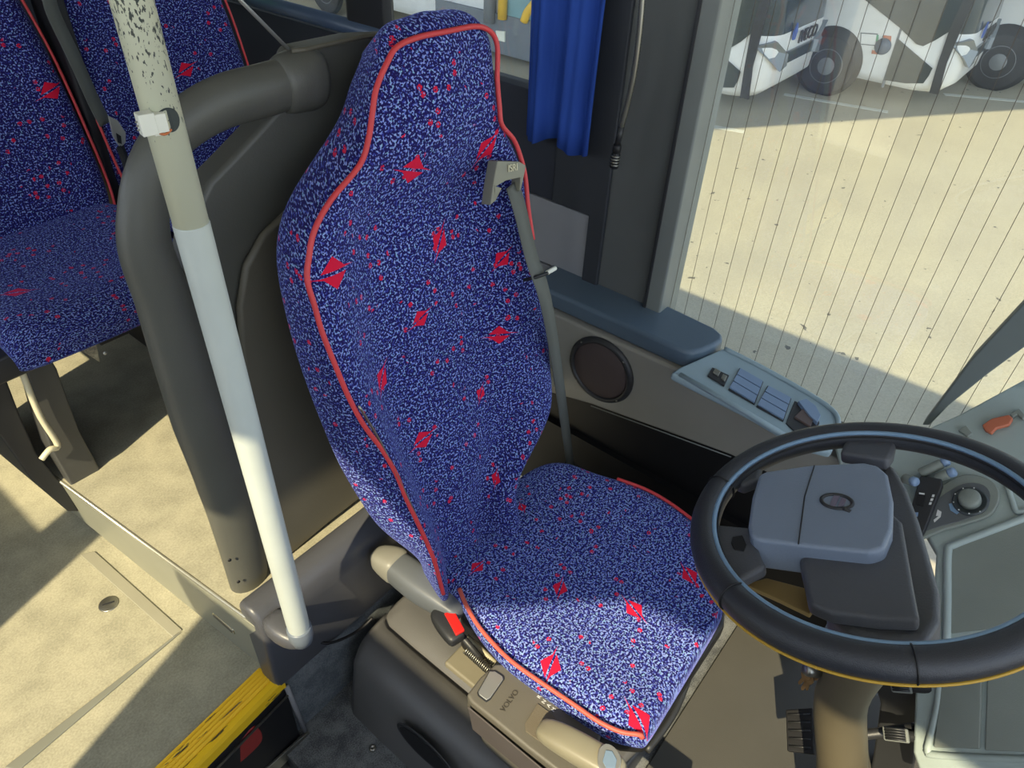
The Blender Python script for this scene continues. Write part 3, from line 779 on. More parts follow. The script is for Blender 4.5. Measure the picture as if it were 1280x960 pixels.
# hole as a short dark cup set into the tube
hv = []
hu = Vector((0,0,1)).cross(hd).normalized()
for k in range(28):
    a = 2*math.pi*k/28; yy = math.cos(a)*.0115; zz = math.sin(a)*.0125
    hv.append(Vector((PX,PY,HZ))+hu*yy+Vector((0,0,zz))+hd*(math.sqrt(.0204**2-yy*yy)))
mesh('hole', hv+[p+hd*.0004 for p in hv], [tuple(range(28)), tuple(range(55,27,-1))]+[(i,(i+1)%28,28+(i+1)%28,28+i) for i in range(28)], plastic('hole_dark', (48,56,56), .6, 0), pole)
pc0 = Vector((PX,PY,HZ))
wire = tube('wire', catmull([pc0+hd*.019-Vector((0,0,.010)), pc0+hd*.026+sd*.010-Vector((0,0,.012)), pc0+hd*.024+sd*.02-Vector((0,0,.006))], 5), .0015, plastic('copper_wire', (196,110,60), .4, 0), pole, seg=6)
cdir = (sd+hd*.25).normalized(); cz_ = Vector((0,0,1)); cw = cdir.cross(cz_).normalized()
plug = empty('wire_connector', pc0+hd*.02, 'small white plastic plug hanging out of the hole in the white pole', 'connector')
def obox(name, c, ax, sizes, mat, parent, bevel=.001):
    c = Vector(c); v = []
    for k in ((-1,-1,-1),(1,-1,-1),(1,1,-1),(-1,1,-1),(-1,-1,1),(1,-1,1),(1,1,1),(-1,1,1)):
        v.append(c+ax[0]*(k[0]*sizes[0]/2)+ax[1]*(k[1]*sizes[1]/2)+ax[2]*(k[2]*sizes[2]/2))
    return mesh(name, v, BOXF, mat, parent, bevel=bevel)
pcn = pc0+hd*.0245+sd*.017
obox('plug_body', pcn, (cdir,cw,cz_), (.026,.012,.019), M_white, plug)
obox('plug_collar', pcn+cdir*.006+cz_*.001, (cdir,cw,cz_), (.016,.014,.022), M_white, plug)
obox('plug_latch', pcn-cdir*.004-cz_*.0115, (cdir,cw,cz_), (.012,.006,.003), M_white, plug)
multitube('plug_pin', [([pcn+cdir*.013+cz_*s, pcn+cdir*.0165+cz_*s], .0009) for s in (-.004,0,.004)], M_steel, plug)
# foot cup
cup0 = Vector((PX,PY,.515))
base = empty('pole_socket', (PX, PY+.03, .5), 'smooth dark plastic foot cup holding the lower end of the white pole', 'socket')
loft('cup', [((PX-.012,yF+.01,.505),(1,0,0),(0,0,1),.030,.026),((PX-.01,PY+.03,.50),(1,0,0),(0,0,1),.029,.025),((PX-.004,PY+.008,.498),(1,0,0),(0,0,1),.026,.021),((PX-.002,PY-.012,.498),(1,0,0),(0,0,1),.016,.013)], M_sill, base)
lathe('ferrule', (PX,PY,0), (0,0,1), [(.012,.485),(.020,.492),(.0235,.51),(.0235,.535),(.0215,.538)], plastic('ferrule_plastic', (104,112,122), .35, .05), base, seg=32)

# ================================================================ PARTITION
YP = pc.y+.07
part = empty('partition_panel', (.6, YP, PL), 'grey moulded partition with looped handrail behind the driver seat', 'partition')
def p_(px, py, y=YP): return ony(px, py, y)
# handrail loop: centre line from base up and over to the bracket
cl_ = [(316,744),(302,676),(283,600),(254,520),(227,440),(203,370),(182,310),(180,260),(188,215),(210,175),(245,145),(285,125),(330,113),(375,100)]
rads = [.038,.046,.053,.052,.046,.040,.037,.034,.032,.032,.034,.036,.037,.037]
cp = [p_(a,b) for a, b in cl_]
path = catmull(cp, 5); rr2 = []
for i in range(len(path)):
    t = i/5; k = min(int(t), len(rads)-1); k2 = min(k+1, len(rads)-1); rr2.append(rads[k]+(rads[k2]-rads[k])*(t-k))
rail = tube('handrail', path, rr2, M_panel, part, seg=20, flat=.75, ref=(1,0,0))
ri_ = lathe('rail_foot', cp[0]+Vector((.003,0,-.01)), (0,0,1), [(.038,-.004),(.037,.003),(.034,.006)], M_dark, part)
for (a, b) in ((287,700),(298,727)):
    c_ = p_(a,b,YP-.030); lathe('fixing_hole', c_, (-.3,-1,.1), [(.0035,0),(.0035,.0012)], M_black, rail, seg=12)
# main panel body
body = [(385,98),(345,140),(318,170),(285,205),(262,228),(247,262),(238,305),(230,345),(224,378),(215,400),(225,450),(245,520),(268,610),(290,690),(312,742),(345,740),(400,700),(450,660)]
bpts = [p_(a,b) for a, b in body]
bpts += [Vector((1.10, YP, PL+.02)), Vector((1.12, YP, .9)), Vector((1.02, YP, p_(450,45).z-.03)), p_(450,47), p_(375,63), p_(366,75)]
pb_ = prism('panel', bpts, (0,.05,0), M_panel, part, bevel=.014, seg=4)
# curved inset behind the seat
ins = [(352,262),(322,290),(300,330),(292,380),(296,440),(306,510),(318,580),(332,640),(345,700),(405,650),(470,600)]
ip = [p_(a,b,YP-.004) for a, b in ins] + [Vector((1.04,YP-.004,.7)), Vector((1.04,YP-.004,1.2)), p_(400,230,YP-.004)]
prism('inset', ip, (0,-.016,0), M_panel2, part, bevel=.010, seg=3)
# saddle bracket where the rail meets the panel
cuff = catmull([p_(349,108), p_(362,104), p_(378,100), p_(398,98)], 3)
tube('cuff', cuff, [.036,.041,.043,.044,.045,.045,.046,.046,.044,.040], M_panel, part, seg=20, flat=.75, ref=(0,0,1))
top = [p_(360,64), p_(376,62), p_(450,46), Vector((1.0,YP,p_(450,46).z-.02))]
tube('top_seam', [p+Vector((0,-.01,.002)) for p in top], .0035, M_panel2, part, seg=8)
rod = tube('rod', [p_(362,63,YP), p_(300,0,YP), p_(240,-61,YP)], .0028, M_silver, seg=8)
tag(rod, 'thin pale rod rising from the top corner of the grey partition', 'rod')

# ================================================================ PASSENGER SEATS
def pax_seat(xc, w, label, mk):
    root = empty('passenger_chair', (xc, 1.7, PL+.35), label, 'seat', None)
    fb = fabric('passenger_moquette', mk[0], 260, .56, sparse=True)
    fc_ = fabric('passenger_cushion_moquette', mk[1], 260, .53)
    # backrest
    y0, z0, tl = 1.84, PL+.42, R(14)
    u = Vector((0, math.sin(tl), math.cos(tl))); n = Vector((0, math.cos(tl), -math.sin(tl)))
    rows, uv = [], []
    for h, ws, o in [(-.06,.86,.03),(.0,.96,.006),(.06,.99,0),(.2,1,0),(.34,.99,0),(.44,.95,0),(.52,.90,0),(.62,.86,0),(.72,.84,0),(.78,.74,.012),(.81,.5,.04)]:
        hw = w/2*ws
        P = [(-hw+.02,.11),(-hw-.004,.08),(-hw,.03),(-hw+.025,.0),(-hw+.07,.008),(-hw*.35,.022),(0,.024),(hw*.35,.022),(hw-.07,.008),(hw-.025,0),(hw,.03),(hw+.004,.08),(hw-.02,.11),(0,.12)]
        rows.append([Vector((xc+x, y0, z0))+u*h+n*(q+o) for x, q in P]); uv += [(xc+x*1.0+(.0 if abs(q) < .05 else math.copysign(q, x)), h) for x, q in P]
    b = grid('backrest', rows, fb, root, closed_u=True, cap=True, uvs=uv, sub=2)
    for s in (-1, 1):
        pts = [Vector((xc+s*(w/2*ws-.004), y0, z0))+u*h+n*(.012) for h, ws in [(-.02,.94),(.06,.99),(.2,1),(.34,.99),(.44,.95),(.52,.90),(.62,.86),(.72,.84)]]
        tube('piping', catmull(pts, 4), .0035, M_pipe, b, seg=6)
    # cushion
    cz = PL+.435; rows, uv = [], []; arc = 1.9; prev = None
    for y, dz, dn_ in [(1.90,-.01,.05),(1.82,0,.07),(1.70,-.012,.08),(1.58,-.008,.085),(1.50,.004,.085),(1.445,.0,.085),(1.415,-.02,.06),(1.408,-.045,.03),(1.412,-.078,.006)]:
        hw = w/2
        if prev: arc -= math.hypot(y-prev[0], (dz-prev[1])*1.6)
        prev = (y, dz)
        P = [(-hw+.02,-dn_),(-hw,-dn_*.5),(-hw+.004,-.008),(-hw+.05,.008),(-hw*.4,-.004),(0,-.006),(hw*.4,-.004),(hw-.05,.008),(hw-.004,-.008),(hw,-dn_*.5),(hw-.02,-dn_),(0,-dn_-.005)]
        rows.append([Vector((xc+x, y, cz+dz+z)) for x, z in P]); uv += [(xc+x+math.copysign(abs(z) if abs(z) > .03 else 0, x), arc) for x, z in P]
    c = grid('cushion', rows, fc_, root, closed_u=True, cap=True, uvs=uv, sub=2)
    return root, c
mk1 = ([(ony(75,118,1.87).x, (ony(75,118,1.87).z-PL-.42)/.97, -.3, .026)], [(onz(22,366,PL+.43).x, onz(22,366,PL+.43).y, .5, .026)])
s1, c1 = pax_seat(.50, .46, 'blue speckled passenger seat by the aisle, at the left edge', mk1)
mk2 = ([(ony(247,90,1.87).x, (ony(247,90,1.87).z-PL-.42)/.97, -.3, .024)], [(.85,1.6,.4,.024)])
s2, c2 = pax_seat(.985, .46, 'dark blue passenger seat behind the white pole and looped handrail', mk2)
tube('piping', catmull([onz(-6,390,.88), onz(18,390,.88), onz(40,389,.88)], 4), .005, M_red, c1, seg=6)
# belt in the gap
blt = empty('passenger_seat_belt', (.76,1.82,.95), 'grey seat belt hanging in the dark gap between the two passenger seats', 'seat belt')
strap('webbing', catmull([ony(58,-20,1.83), ony(66,15,1.83), ony(92,70,1.83), ony(118,128,1.83), ony(132,155,1.83)], 5), Vector((.036,.02,0)), .002, M_belt, blt)
prism('tongue', [ony(a,b,1.815) for a, b in [(134,144),(146,150),(156,165),(156,178),(149,184),(140,170)]], (0,-.006,0), M_silver, blt, bevel=.002)
prism('tongue_slot', [ony(a,b,1.808) for a, b in [(145,166),(151,170),(152,180),(147,178)]], (0,-.001,0), M_black, blt, bevel=0)
strap('lower_webbing', [ony(150,182,1.81), ony(158,205,1.80), ony(166,230,1.80)], Vector((.022,.01,0)), .003, M_beltdk, blt)
# dark upright between the two backs
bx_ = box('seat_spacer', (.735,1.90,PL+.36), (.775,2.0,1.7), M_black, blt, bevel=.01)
# under-seat structure
fr_ = s1
rl = [onp(-10,458,(0,1,0),(0,1.46,0)), onp(60,430,(0,1,0),(0,1.46,0)), onp(215,372,(0,1,0),(0,1.46,0))]
x_l, x_r = rl[0].x-.1, 1.25
box('front_rail', (x_l,1.44,rl[0].z-.035), (x_r,1.50,rl[0].z+.02), M_dark, fr_, bevel=.006)
box('rear_rail', (x_l,1.86,rl[0].z-.035), (x_r,1.92,rl[0].z+.02), M_dark, fr_, bevel=.006)
box('seat_tray', (x_l+.02,1.47,rl[0].z-.005), (x_r,1.9,rl[0].z+.022), M_black, fr_, bevel=.004)
# slanted leg plate
lg = [ony(a,b,1.47) for a, b in [(30,452),(58,438),(72,462),(100,540),(132,598),(128,612),(92,612),(62,560),(46,510)]]
lgp = prism('leg', lg, (.0,.05,0), plastic('leg_paint', (74,74,72), .45, .2), fr_, bevel=.005)
lg2 = [ony(a,b,1.50) for a, b in [(-30,470),(4,462),(26,520),(46,566),(84,612),(100,640),(86,640),(40,600),(0,545),(-30,540)]]
prism('leg', lg2, (-.02,.30,0), M_dark, fr_, bevel=.005)
tube('leg_pipe', catmull([ony(24,455,1.455), ony(34,482,1.455), ony(50,520,1.455), ony(72,556,1.455), ony(62,562,1.45), ony(52,574,1.45)], 6), .0065, M_cream, fr_, seg=10)
# worn bracket
bkp = [ony(a,b,1.43) for a, b in [(84,424),(112,416),(120,432),(124,452),(108,442)]]
br = prism('bracket', bkp, (0,-.004,0), M_rust, fr_, bevel=.001)
lathe('bracket_hole', ony(98,424,1.424), (0,-1,.2), [(.006,0),(.006,.001)], M_black, br, seg=14)
box('latch_block', (ony(118,420,1.43).x, 1.415, ony(118,420,1.43).z-.02), (ony(160,420,1.43).x, 1.44, ony(118,420,1.43).z+.03), M_black, fr_, bevel=.003)
lathe('bolt', ony(131,441,1.41), (0,-1,.2), [(.004,0),(.004,.003)], M_silver, fr_, seg=10)
# rear leg on the wall side and box under the seats
box('wall_side_leg', (1.12,1.5,PL), (1.17,1.85,rl[0].z), M_dark, fr_, bevel=.006)
fbx = box('heater_box', (.66,1.66,PL), (1.45,1.95,PL+.15), M_black, bevel=.02)
tag(fbx, 'long black box on the floor under the passenger seats', 'heater')
# floor fastener in the aisle
lt = empty('floor_latch', onz(136,755,AI), 'oval polished metal latch set in the sunlit aisle floor', 'latch')
lc = onz(136,755,AI)
l_ = lathe('latch_plate', lc, (0,0,1), [(.022,0),(.022,.001),(.020,.0022),(.0,.0026)], M_steel, lt, seg=32)
obox('latch_slot', lc+Vector((0,0,.0028)), (Vector((.9,-.4,0)).normalized(), Vector((.4,.9,0)).normalized(), Vector((0,0,1))), (.026,.004,.001), M_dark, lt, 0)

# ================================================================ SIDE CONSOLE
cons = empty('side_console', (1.44, .4, 0), 'long grey side console below the driver window with switches on top', 'console')
FX = 1.37
f_top = onx(689,390,FX).z
fp = [onx(672,383,FX), onx(846,462,FX), onx(1000,552,FX), Vector((FX,-.02,onx(1000,552,FX).z)), Vector((FX,-.02,onx(1000,610,FX).z)), onx(914,570,FX), onx(739,506,FX), onx(690,492,FX), Vector((FX,1.0,onx(690,492,FX).z))]
fp.append(Vector((FX,1.0,f_top)))
prism('side_panel', fp, (.13,0,0), M_cons, cons, bevel=.008, seg=3)
# lower dark panel, set back
lp = [Vector((FX+.02,-.02,0.02)), Vector((FX+.02,-.02,onx(1000,610,FX).z+.03)), onx(914,570,FX)+Vector((.02,0,.02)), onx(739,506,FX)+Vector((.02,0,.02)), Vector((FX+.02,1.0,onx(690,492,FX).z+.02)), Vector((FX+.02,1.0,.02))]
prism('lower_panel', lp, (.1,0,0), M_black, cons, bevel=.003)
tube('seam', [onx(739,507,FX)+Vector((-.001,0,0)), onx(914,571,FX)+Vector((-.001,0,0))], .0018, M_pillartrim, cons, seg=6)
# armrest pad
AZ_ = .74
ap = [(1.383,1.02),(1.383,.56),(1.385,.53),(1.395,.512),(1.42,.497),(1.46,.485),(1.49,.480),(1.515,.49),(1.53,.52),(1.54,.66),(1.54,1.02)]
arm = prism('armrest', [(x,y,AZ_) for x, y in ap], (0,0,-.052), M_pad, cons, bevel=.012, seg=4)
# switch shelf top
TZ = .735
tp = [(838,466),(850,458),(905,434),(925,443),(985,478),(1030,502),(1044,514),(1049,524),(1048,545),(1040,565),(1005,556),(940,518)]
tpp = [onz(a,b,TZ-.012) for a, b in tp]
tray = prism('switch_shelf', tpp, (0,0,-.022), M_constop, cons, bevel=.008, seg=3)
ridge = catmull([onz(a,b,TZ-.010) for a, b in [(906,436),(950,458),(1000,486),(1032,506),(1046,520),(1048,535)]], 5)
tube('shelf_lip', ridge, .006, M_constop, tray, seg=8)
ridge = [onz(a,b,TZ-.011) for a, b in [(850,468),(920,508),(1003,557)]]
tube('shelf_lip', ridge, .006, M_constop, tray, seg=8)
SZ_ = TZ-.0115
def swq(q, h, mat, nm='switch', par=tray, bev=.0012): return prism(nm, [onz(a,b,SZ_) for a, b in q], (0,0,h), mat, par, bevel=bev)
swq([(884,471),(890,461),(911,471),(905,484)], .005, M_dark, 'socket_plate')
swq([(890,469),(893,463),(900,467),(897,473)], .008, M_steel, 'socket_pin'); swq([(900,476),(903,470),(908,473),(905,480)], .008, M_steel, 'socket_pin')
for q in ([(911,487),(925,462),(953,478),(942,506)], [(946,508),(960,484),(988,499),(978,527)]):
    s_ = swq([(q[0][0]-1,q[0][1]+1),(q[1][0]-1,q[1][1]-1),(q[2][0]+1,q[2][1]),(q[3][0]+1,q[3][1]+1)], .003, M_dark, 'switch_bezel')
    for k in range(3):
        f0, f1 = k/3+.02, (k+1)/3-.02
        L0 = Vector(q[1]).lerp(Vector(q[0]), f0); L1 = Vector(q[1]).lerp(Vector(q[0]), f1)
        R0 = Vector(q[2]).lerp(Vector(q[3]), f0); R1 = Vector(q[2]).lerp(Vector(q[3]), f1)
        swq([tuple(L1),tuple(L0),tuple(R0),tuple(R1)], .007, M_switch, 'rocker_key', s_, .0008)
s_ = swq([(982,530),(993,502),(1020,516),(1024,530),(1018,541),(1000,547)], .003, M_dark, 'mirror_switch_bezel')
swq([(996,506),(1006,503),(1018,512),(1024,524),(1020,533),(1010,524)], .012, M_switch, 'mirror_switch', s_)
swq([(992,524),(1003,513),(1016,526),(1012,536)], .008, plastic('switch_brown', (92,78,74), .4, 0), 'mirror_pad', s_)
# speaker
sc_ = onx(752,462,FX)
spk = empty('speaker', sc_, 'round dark brown speaker grille set in the grey side console', 'speaker')
lathe('surround', sc_, (-1,0,0), [(.100,0),(.101,.004),(.098,.010),(.090,.014),(.085,.011),(.085,.003)], M_dark, spk, seg=56)
lathe('grille', sc_, (-1,0,0), [(.0855,.002),(.0855,.006),(.080,.010),(.040,.012),(.001,.0125)], M_brown, spk, seg=56)
for a in (45,135,225,315):
    c_ = sc_+Vector((-.012, math.cos(R(a))*.093, math.sin(R(a))*.093)); lathe('screw', c_, (-1,0,0), [(.003,0),(.003,.0015)], M_steel, spk, seg=10)

# ================================================================ CURTAIN, MICROPHONE
rows = []
for k in range(15):
    z = 1.105+k*.055
    row = []
    for j in range(41):
        t = j/40; y = .905+t*.20
        x = 1.445+.014*math.sin(t*15+.35*math.sin(z*4))+.006*math.sin(t*37+z*2)
        if k == 0: pass
        row.append(Vector((x, y+.012*math.sin(z*3+t*3)*(k/15), z-(.012*math.sin(t*9) if k == 0 else 0))))
    rows.append(row)
cur = grid('curtain', rows, M_curtain, solid=.002); tag(cur, 'royal blue curtain hanging in folds behind the dark window pillar', 'curtain')
mic = empty('gooseneck_microphone', (1.46,.85,1.4), 'thin metal gooseneck microphone hanging down against the dark pillar', 'microphone')
mp_ = catmull([onx(a,b,1.44) for a, b in [(806,-45),(803,0),(799,45),(792,95),(783,135),(777,158)]], 24)
rr3 = [.0052 if i % 2 else .0070 for i in range(len(mp_))]
tube('gooseneck', mp_, rr3, M_steel, mic, seg=12)
m0, m1, m2 = onx(777,158,1.44), onx(772,180,1.44), onx(765,224,1.44)
tube('collar', [m0, m1], .0068, M_dark, mic, seg=16)
md_ = (m2-m1).normalized()
lathe('mic_head', m1, md_, [(.007,0),(.010,.004),(.010,.018),(.0085,.020),(.0085,.022),(.0105,.024),(.0105,.055),(.008,.058)], M_black, mic, seg=20)
for s in (.026,.033,.040,.047): lathe('mic_ring', m1+md_*s, md_, [(.0105,0),(.0114,.001),(.0114,.003),(.0105,.004)], M_steel, mic, seg=20)

# ================================================================ STEERING WHEEL
K = 1.064
WC = Vector((.777*K, -.002*K, CAMZ-.71*K))
a_, b_ = R(19.26), R(-1.94)
WN = Vector((math.sin(b_)*math.cos(a_), math.sin(a_)*math.cos(b_), math.cos(a_)*math.cos(b_))).normalized()
def w(px, py, off=0.): return onp(px, py, WN, WC+WN*off)
wu = (Vector((1,0,0))-WN*WN.x).normalized(); wv = WN.cross(wu)
whl = empty('steering_wheel', WC-WN*.1, 'large dark leather-wrapped steering wheel in front of the driver seat', 'steering wheel')
RM = .2235
circ = [WC+(wu*math.cos(t)+wv*math.sin(t))*RM-WN*.004 for t in [2*math.pi*k/96 for k in range(96)]]
rim = tube('rim', circ, .0208, M_leather, whl, seg=20, closed=True)
# smooth strip with stitching on the inner side of the rim
inn = [WC+(wu*math.cos(t)+wv*math.sin(t))*(RM-.0150)+WN*.0100 for t in [2*math.pi*k/96 for k in range(96)]]
tube('cover_seam', inn, .0036, M_stitch, rim, seg=8, closed=True)
inn = [WC+(wu*math.cos(t)+wv*math.sin(t))*(RM-.0195)+WN*.0045 for t in [2*math.pi*k/96 for k in range(96)]]
tube('cover_lacing', inn, .0016, M_black, rim, seg=6, closed=True)
# yellow glare under the rim, put in as a coloured tube
yb = [WC+(wu*math.cos(t)+wv*math.sin(t))*(RM+.0175)-WN*.0175 for t in [math.pi*(.62+.95*k/60) for k in range(61)]]
tube('rim_glare', yb, .0022, plastic('rim_glare_yellow', (190,150,50), .5, 0), rim, seg=6)
for t in (2.62, 3.62, 1.55):
    pt_ = [WC+(wu*math.cos(t)+wv*math.sin(t))*(RM+.0218*math.cos(s))+WN*(-.004+.0218*math.sin(s)) for s in [math.pi*2*k/20 for k in range(20)]]
    tube('cover_joint', pt_, .0012, M_black, rim, seg=6, closed=True)
# airbag pad
pad_top = [(949,592),(958,588),(1015,580),(1080,577),(1098,581),(1110,592),(1117,625),(1116,660),(1106,684),(1088,690),(1010,682),(945,674),(937,668),(935,655),(940,620)]
pt3 = [w(a,b,.012) for a, b in pad_top]
pd = prism('airbag_pad', pt3, -WN*.056, M_hub, whl, bevel=.009, seg=4)
tube('pad_seam', [w(1018,582,.0126), w(1006,620,.0126), w(998,680,.0126)], .0010, M_black, pd, seg=6)
# emblem: oval ring with bar and foot
ec = w(1046,627,.0122); eu = (w(1066,632,.0122)-w(1026,624,.0122)).normalized(); ev = WN.cross(eu)
er = [ec+eu*(.0205*math.cos(t))+ev*(.0150*math.sin(t)) for t in [2*math.pi*k/40 for k in range(40)]]
tube('emblem_ring', er, .0028, M_dark, pd, seg=8, closed=True)
tube('emblem_bar', [ec+eu*.010-ev*.012, ec+eu*.022-ev*.015], .0030, M_dark, pd, seg=8)
emb = plastic('emblem_centre', (112,104,122), .4, .1)
prism('emblem_plate', [ec+eu*x+ev*y for x, y in [(-.007,-.012),(.001,-.013),(.001,.0125),(-.007,.011)]], WN*.0012, emb, pd, bevel=.0004)
prism('emblem_plate', [ec+eu*x+ev*y for x, y in [(.004,-.010),(.011,-.007),(.011,.007),(.004,.010)]], WN*.0012, emb, pd, bevel=.0004)
# spokes
def spoke(pts, o1, o2, nm='spoke', mat=M_hubdark, bev=.007):
    return prism(nm, [w(a,b,o1) for a, b in pts], WN*(o2-o1), mat, whl, bevel=bev, seg=3)
spoke([(1050,580),(1058,562),(1068,548),(1110,548),(1122,556),(1117,580),(1110,590)], -.026, -.002)
spoke([(925,590),(955,585),(950,612),(930,620),(912,612),(905,600)], -.026, -.004)
spoke([(940,672),(952,706),(960,722),(925,740),(908,722),(893,698),(886,672),(898,668)], -.028, -.006)
spoke([(1000,712),(1060,690),(1108,650),(1128,668),(1142,750),(1150,792),(1100,790),(1040,782),(1012,770)], -.034, -.010)
prism('spoke_button', [w(a,b,-.006) for a, b in [(916,672),(928,670),(933,682),(930,690),(918,688),(914,680)]], WN*.002, M_black, whl, bevel=.001)
# big housing under the hub on the dash side
hous = [(1100,575),(1118,580),(1135,610),(1150,650),(1165,700),(1176,740),(1176,775),(1160,800),(1110,800),(1060,790),(1030,760),(1060,700),(1090,640)]
prism('hub_housing', [w(a,b,-.032) for a, b in hous], -WN*.07, M_hubdark, whl, bevel=.02, seg=4)
pbl = plastic('worn_paddle', (158,134,84), .5, .2)
prism('column_paddle', [w(a,b,-.05) for a, b in [(930,730),(958,722),(1008,735),(1018,760),(1012,768),(975,750)]], -WN*.008, pbl, whl, bevel=.002)

# ---- steering column
col = empty('steering_column', (.9,-.2,0), 'dark steering column shroud below the wheel rising from the floor', 'steering column')
k0 = WC-WN*.09
k3 = onx(1052,962,.90)
cpth = catmull([k0, k0-WN*.10+Vector((.0,-.01,0)), onx(1052,870,.90), k3, Vector((k3.x+.02,k3.y-.06,.05))], 5)
cr_ = [.07 if i < 4 else .052 for i in range(len(cpth))]
tube('shroud', cpth, cr_, plastic('shroud_plastic', (92,84,66), .5, .1), col, seg=24, flat=.85, ref=(1,0,0))
lathe('ignition_lock', onx(1022,838,.86), (-.5,.6,.2), [(.013,0),(.013,.02),(.011,.024)], M_steel, col, seg=20)
keys = empty('bunch_of_keys', onx(1012,850,.85), 'bunch of small brass keys hanging from the lock under the wheel', 'keys')
for i, (a, b, an) in enumerate([(1006,846,.2),(1011,850,-.3),(1015,846,.5),(1008,852,.0)]):
    c_ = onx(a,b,.845+.004*i); dd = Vector((.1*an,.5*math.sin(an),-1)).normalized(); ss = Vector((.3,1,0)).normalized()
    prism('key', [c_+ss*x+dd*z for x, z in [(-.007,-.012),(.007,-.012),(.009,-.002),(.005,.006),(.003,.008),(.003,.026),(0,.030),(-.003,.026),(-.003,.008),(-.006,.006),(-.009,-.002)]], Vector((.002,-.0006,0)), plastic('brass', (150,120,84), .35, 0, metal=.7), keys, bevel=.0005)
tube('key_ring', [onx(1014,838,.85)+Vector((0,math.cos(t)*.010,math.sin(t)*.012)) for t in [2*math.pi*k/20 for k in range(20)]], .0012, M_steel, keys, seg=6, closed=True)
# pedals
def pedal(px0, label, quad, x, ribs=True, mat=M_black):
    r0_ = empty('pedal', onx(*px0, x), label, 'pedal')
    q_ = [onp(a,b,(-.55,.35,.75),onx(*px0,x)) for a, b in quad]
    pdl = prism('pedal_pad', q_, Vector((-.55,.35,.75)).normalized()*.012, mat, r0_, bevel=.003)
    c_ = sum(q_, Vector())/4
    tube('pedal_arm', [c_, c_+Vector((.06,-.10,.02)), c_+Vector((.12,-.22,.14))], .011, M_dark, r0_)
    n_ = Vector((-.55,.35,.75)).normalized()*.0135
    for k in range(5):
        t = (k+.7)/5.4
        a = q_[0].lerp(q_[3], t)+n_; b = q_[1].lerp(q_[2], t)+n_
        tube('pedal_rib', [a.lerp(b,.1), a.lerp(b,.9)], .0022, M_dark, pdl, seg=6)
    return r0_
pedal((1000,915), 'black ribbed pedal on the floor left of the steering column', [(984,888),(1018,886),(1020,944),(986,940)], 1.02)
pedal((1117,862), 'upper small grey pedal block right of the steering column', [(1112,848),(1138,850),(1142,868),(1116,866)], 1.12, mat=M_pillartrim)
pedal((1117,918), 'lower grey pedal block right of the steering column', [(1104,908),(1136,912),(1138,930),(1106,926)], 1.08, mat=M_pillartrim)
pbx = empty('pedal_bracket', onx(1110,930,1.15), 'black pedal mounting box right of the steering column', 'bracket')
prism('bracket_plate', [onx(a,b,1.16) for a, b in [(1088,842),(1140,845),(1148,880),(1140,960),(1128,1010),(1080,1010),(1092,940),(1100,880)]], (.05,0,0), M_dark, pbx, bevel=.006)

# ================================================================ DASHBOARD
dn_ = Vector((-.45,.35,.82)).normalized(); dA = onx(1050,545,1.40)
def dd_(px, py, off=0.): return onp(px, py, dn_, dA+dn_*off)
dash = empty('dashboard', (1.25,-.4,0), 'pale grey-green dashboard wrapping round beyond the steering wheel', 'dashboard')
surf = [(1040,548),(1075,552),(1130,548),(1200,517),(1290,468),(1420,440),(1420,700),(1290,790),(1200,815),(1172,810),(1165,760),(1170,690),(1150,655),(1118,590),(1080,585),(1050,585)]
prism('upper_shell', [dd_(a,b) for a, b in surf], -dn_*.05, M_dash, dash, bevel=.006, seg=3)
# switch pod with rotary light switch
pod = [(1145,672),(1140,650),(1160,622),(1185,605),(1205,596),(1228,598),(1245,608),(1250,625),(1240,645),(1215,655),(1180,665),(1155,675)]
podr = prism('switch_pod', catmull([dd_(a,b,.001) for a, b in pod], 3, True), dn_*.010, M_dash2, dash, bevel=.003)
pod2 = [(1152,664),(1150,650),(1168,628),(1190,612),(1210,604),(1230,607),(1238,620),(1232,638),(1208,649),(1176,658)]
prism('pod_face', catmull([dd_(a,b,.011) for a, b in pod2], 3, True), dn_*.0015, plastic('pod_face_plastic', (92,96,98), .4, .1), podr, bevel=.0005)
rc = dd_(1213,627,.0125)
kn = lathe('rotary_dial', rc, dn_, [(.030,0),(.030,.003),(.026,.005),(.0255,.004)], plastic('dial_plastic', (66,72,74), .4, .1), podr, seg=40)
lathe('rotary_knob', rc+dn_*.004, dn_, [(.019,0),(.0185,.014),(.015,.017),(.001,.017)], M_dash2, kn, seg=30)
for k in range(7):
    a = R(-50+k*38); u1 = dn_.cross(Vector((0,0,1))).normalized(); u2 = dn_.cross(u1)
    lathe('dial_mark', rc+dn_*.005+(u1*math.cos(a)+u2*math.sin(a))*.0275, dn_, [(.0014,0),(.0014,.0006)], M_letters, kn, seg=8)
prism('warning_mark', [dd_(a,b,.0127) for a, b in [(1170,645),(1172,637),(1177,640),(1176,645)]], dn_*.0008, M_letters, podr, bevel=0)
prism('mark_bar', [dd_(a,b,.0127) for a, b in [(1167,650),(1175,644),(1176,646),(1168,653)]], dn_*.0008, M_letters, podr, bevel=0)
prism('blue_mark', [dd_(a,b,.0127) for a, b in [(1186,630),(1194,628),(1200,640),(1196,643),(1188,638)]], dn_*.0008, M_stitch, podr, bevel=0)
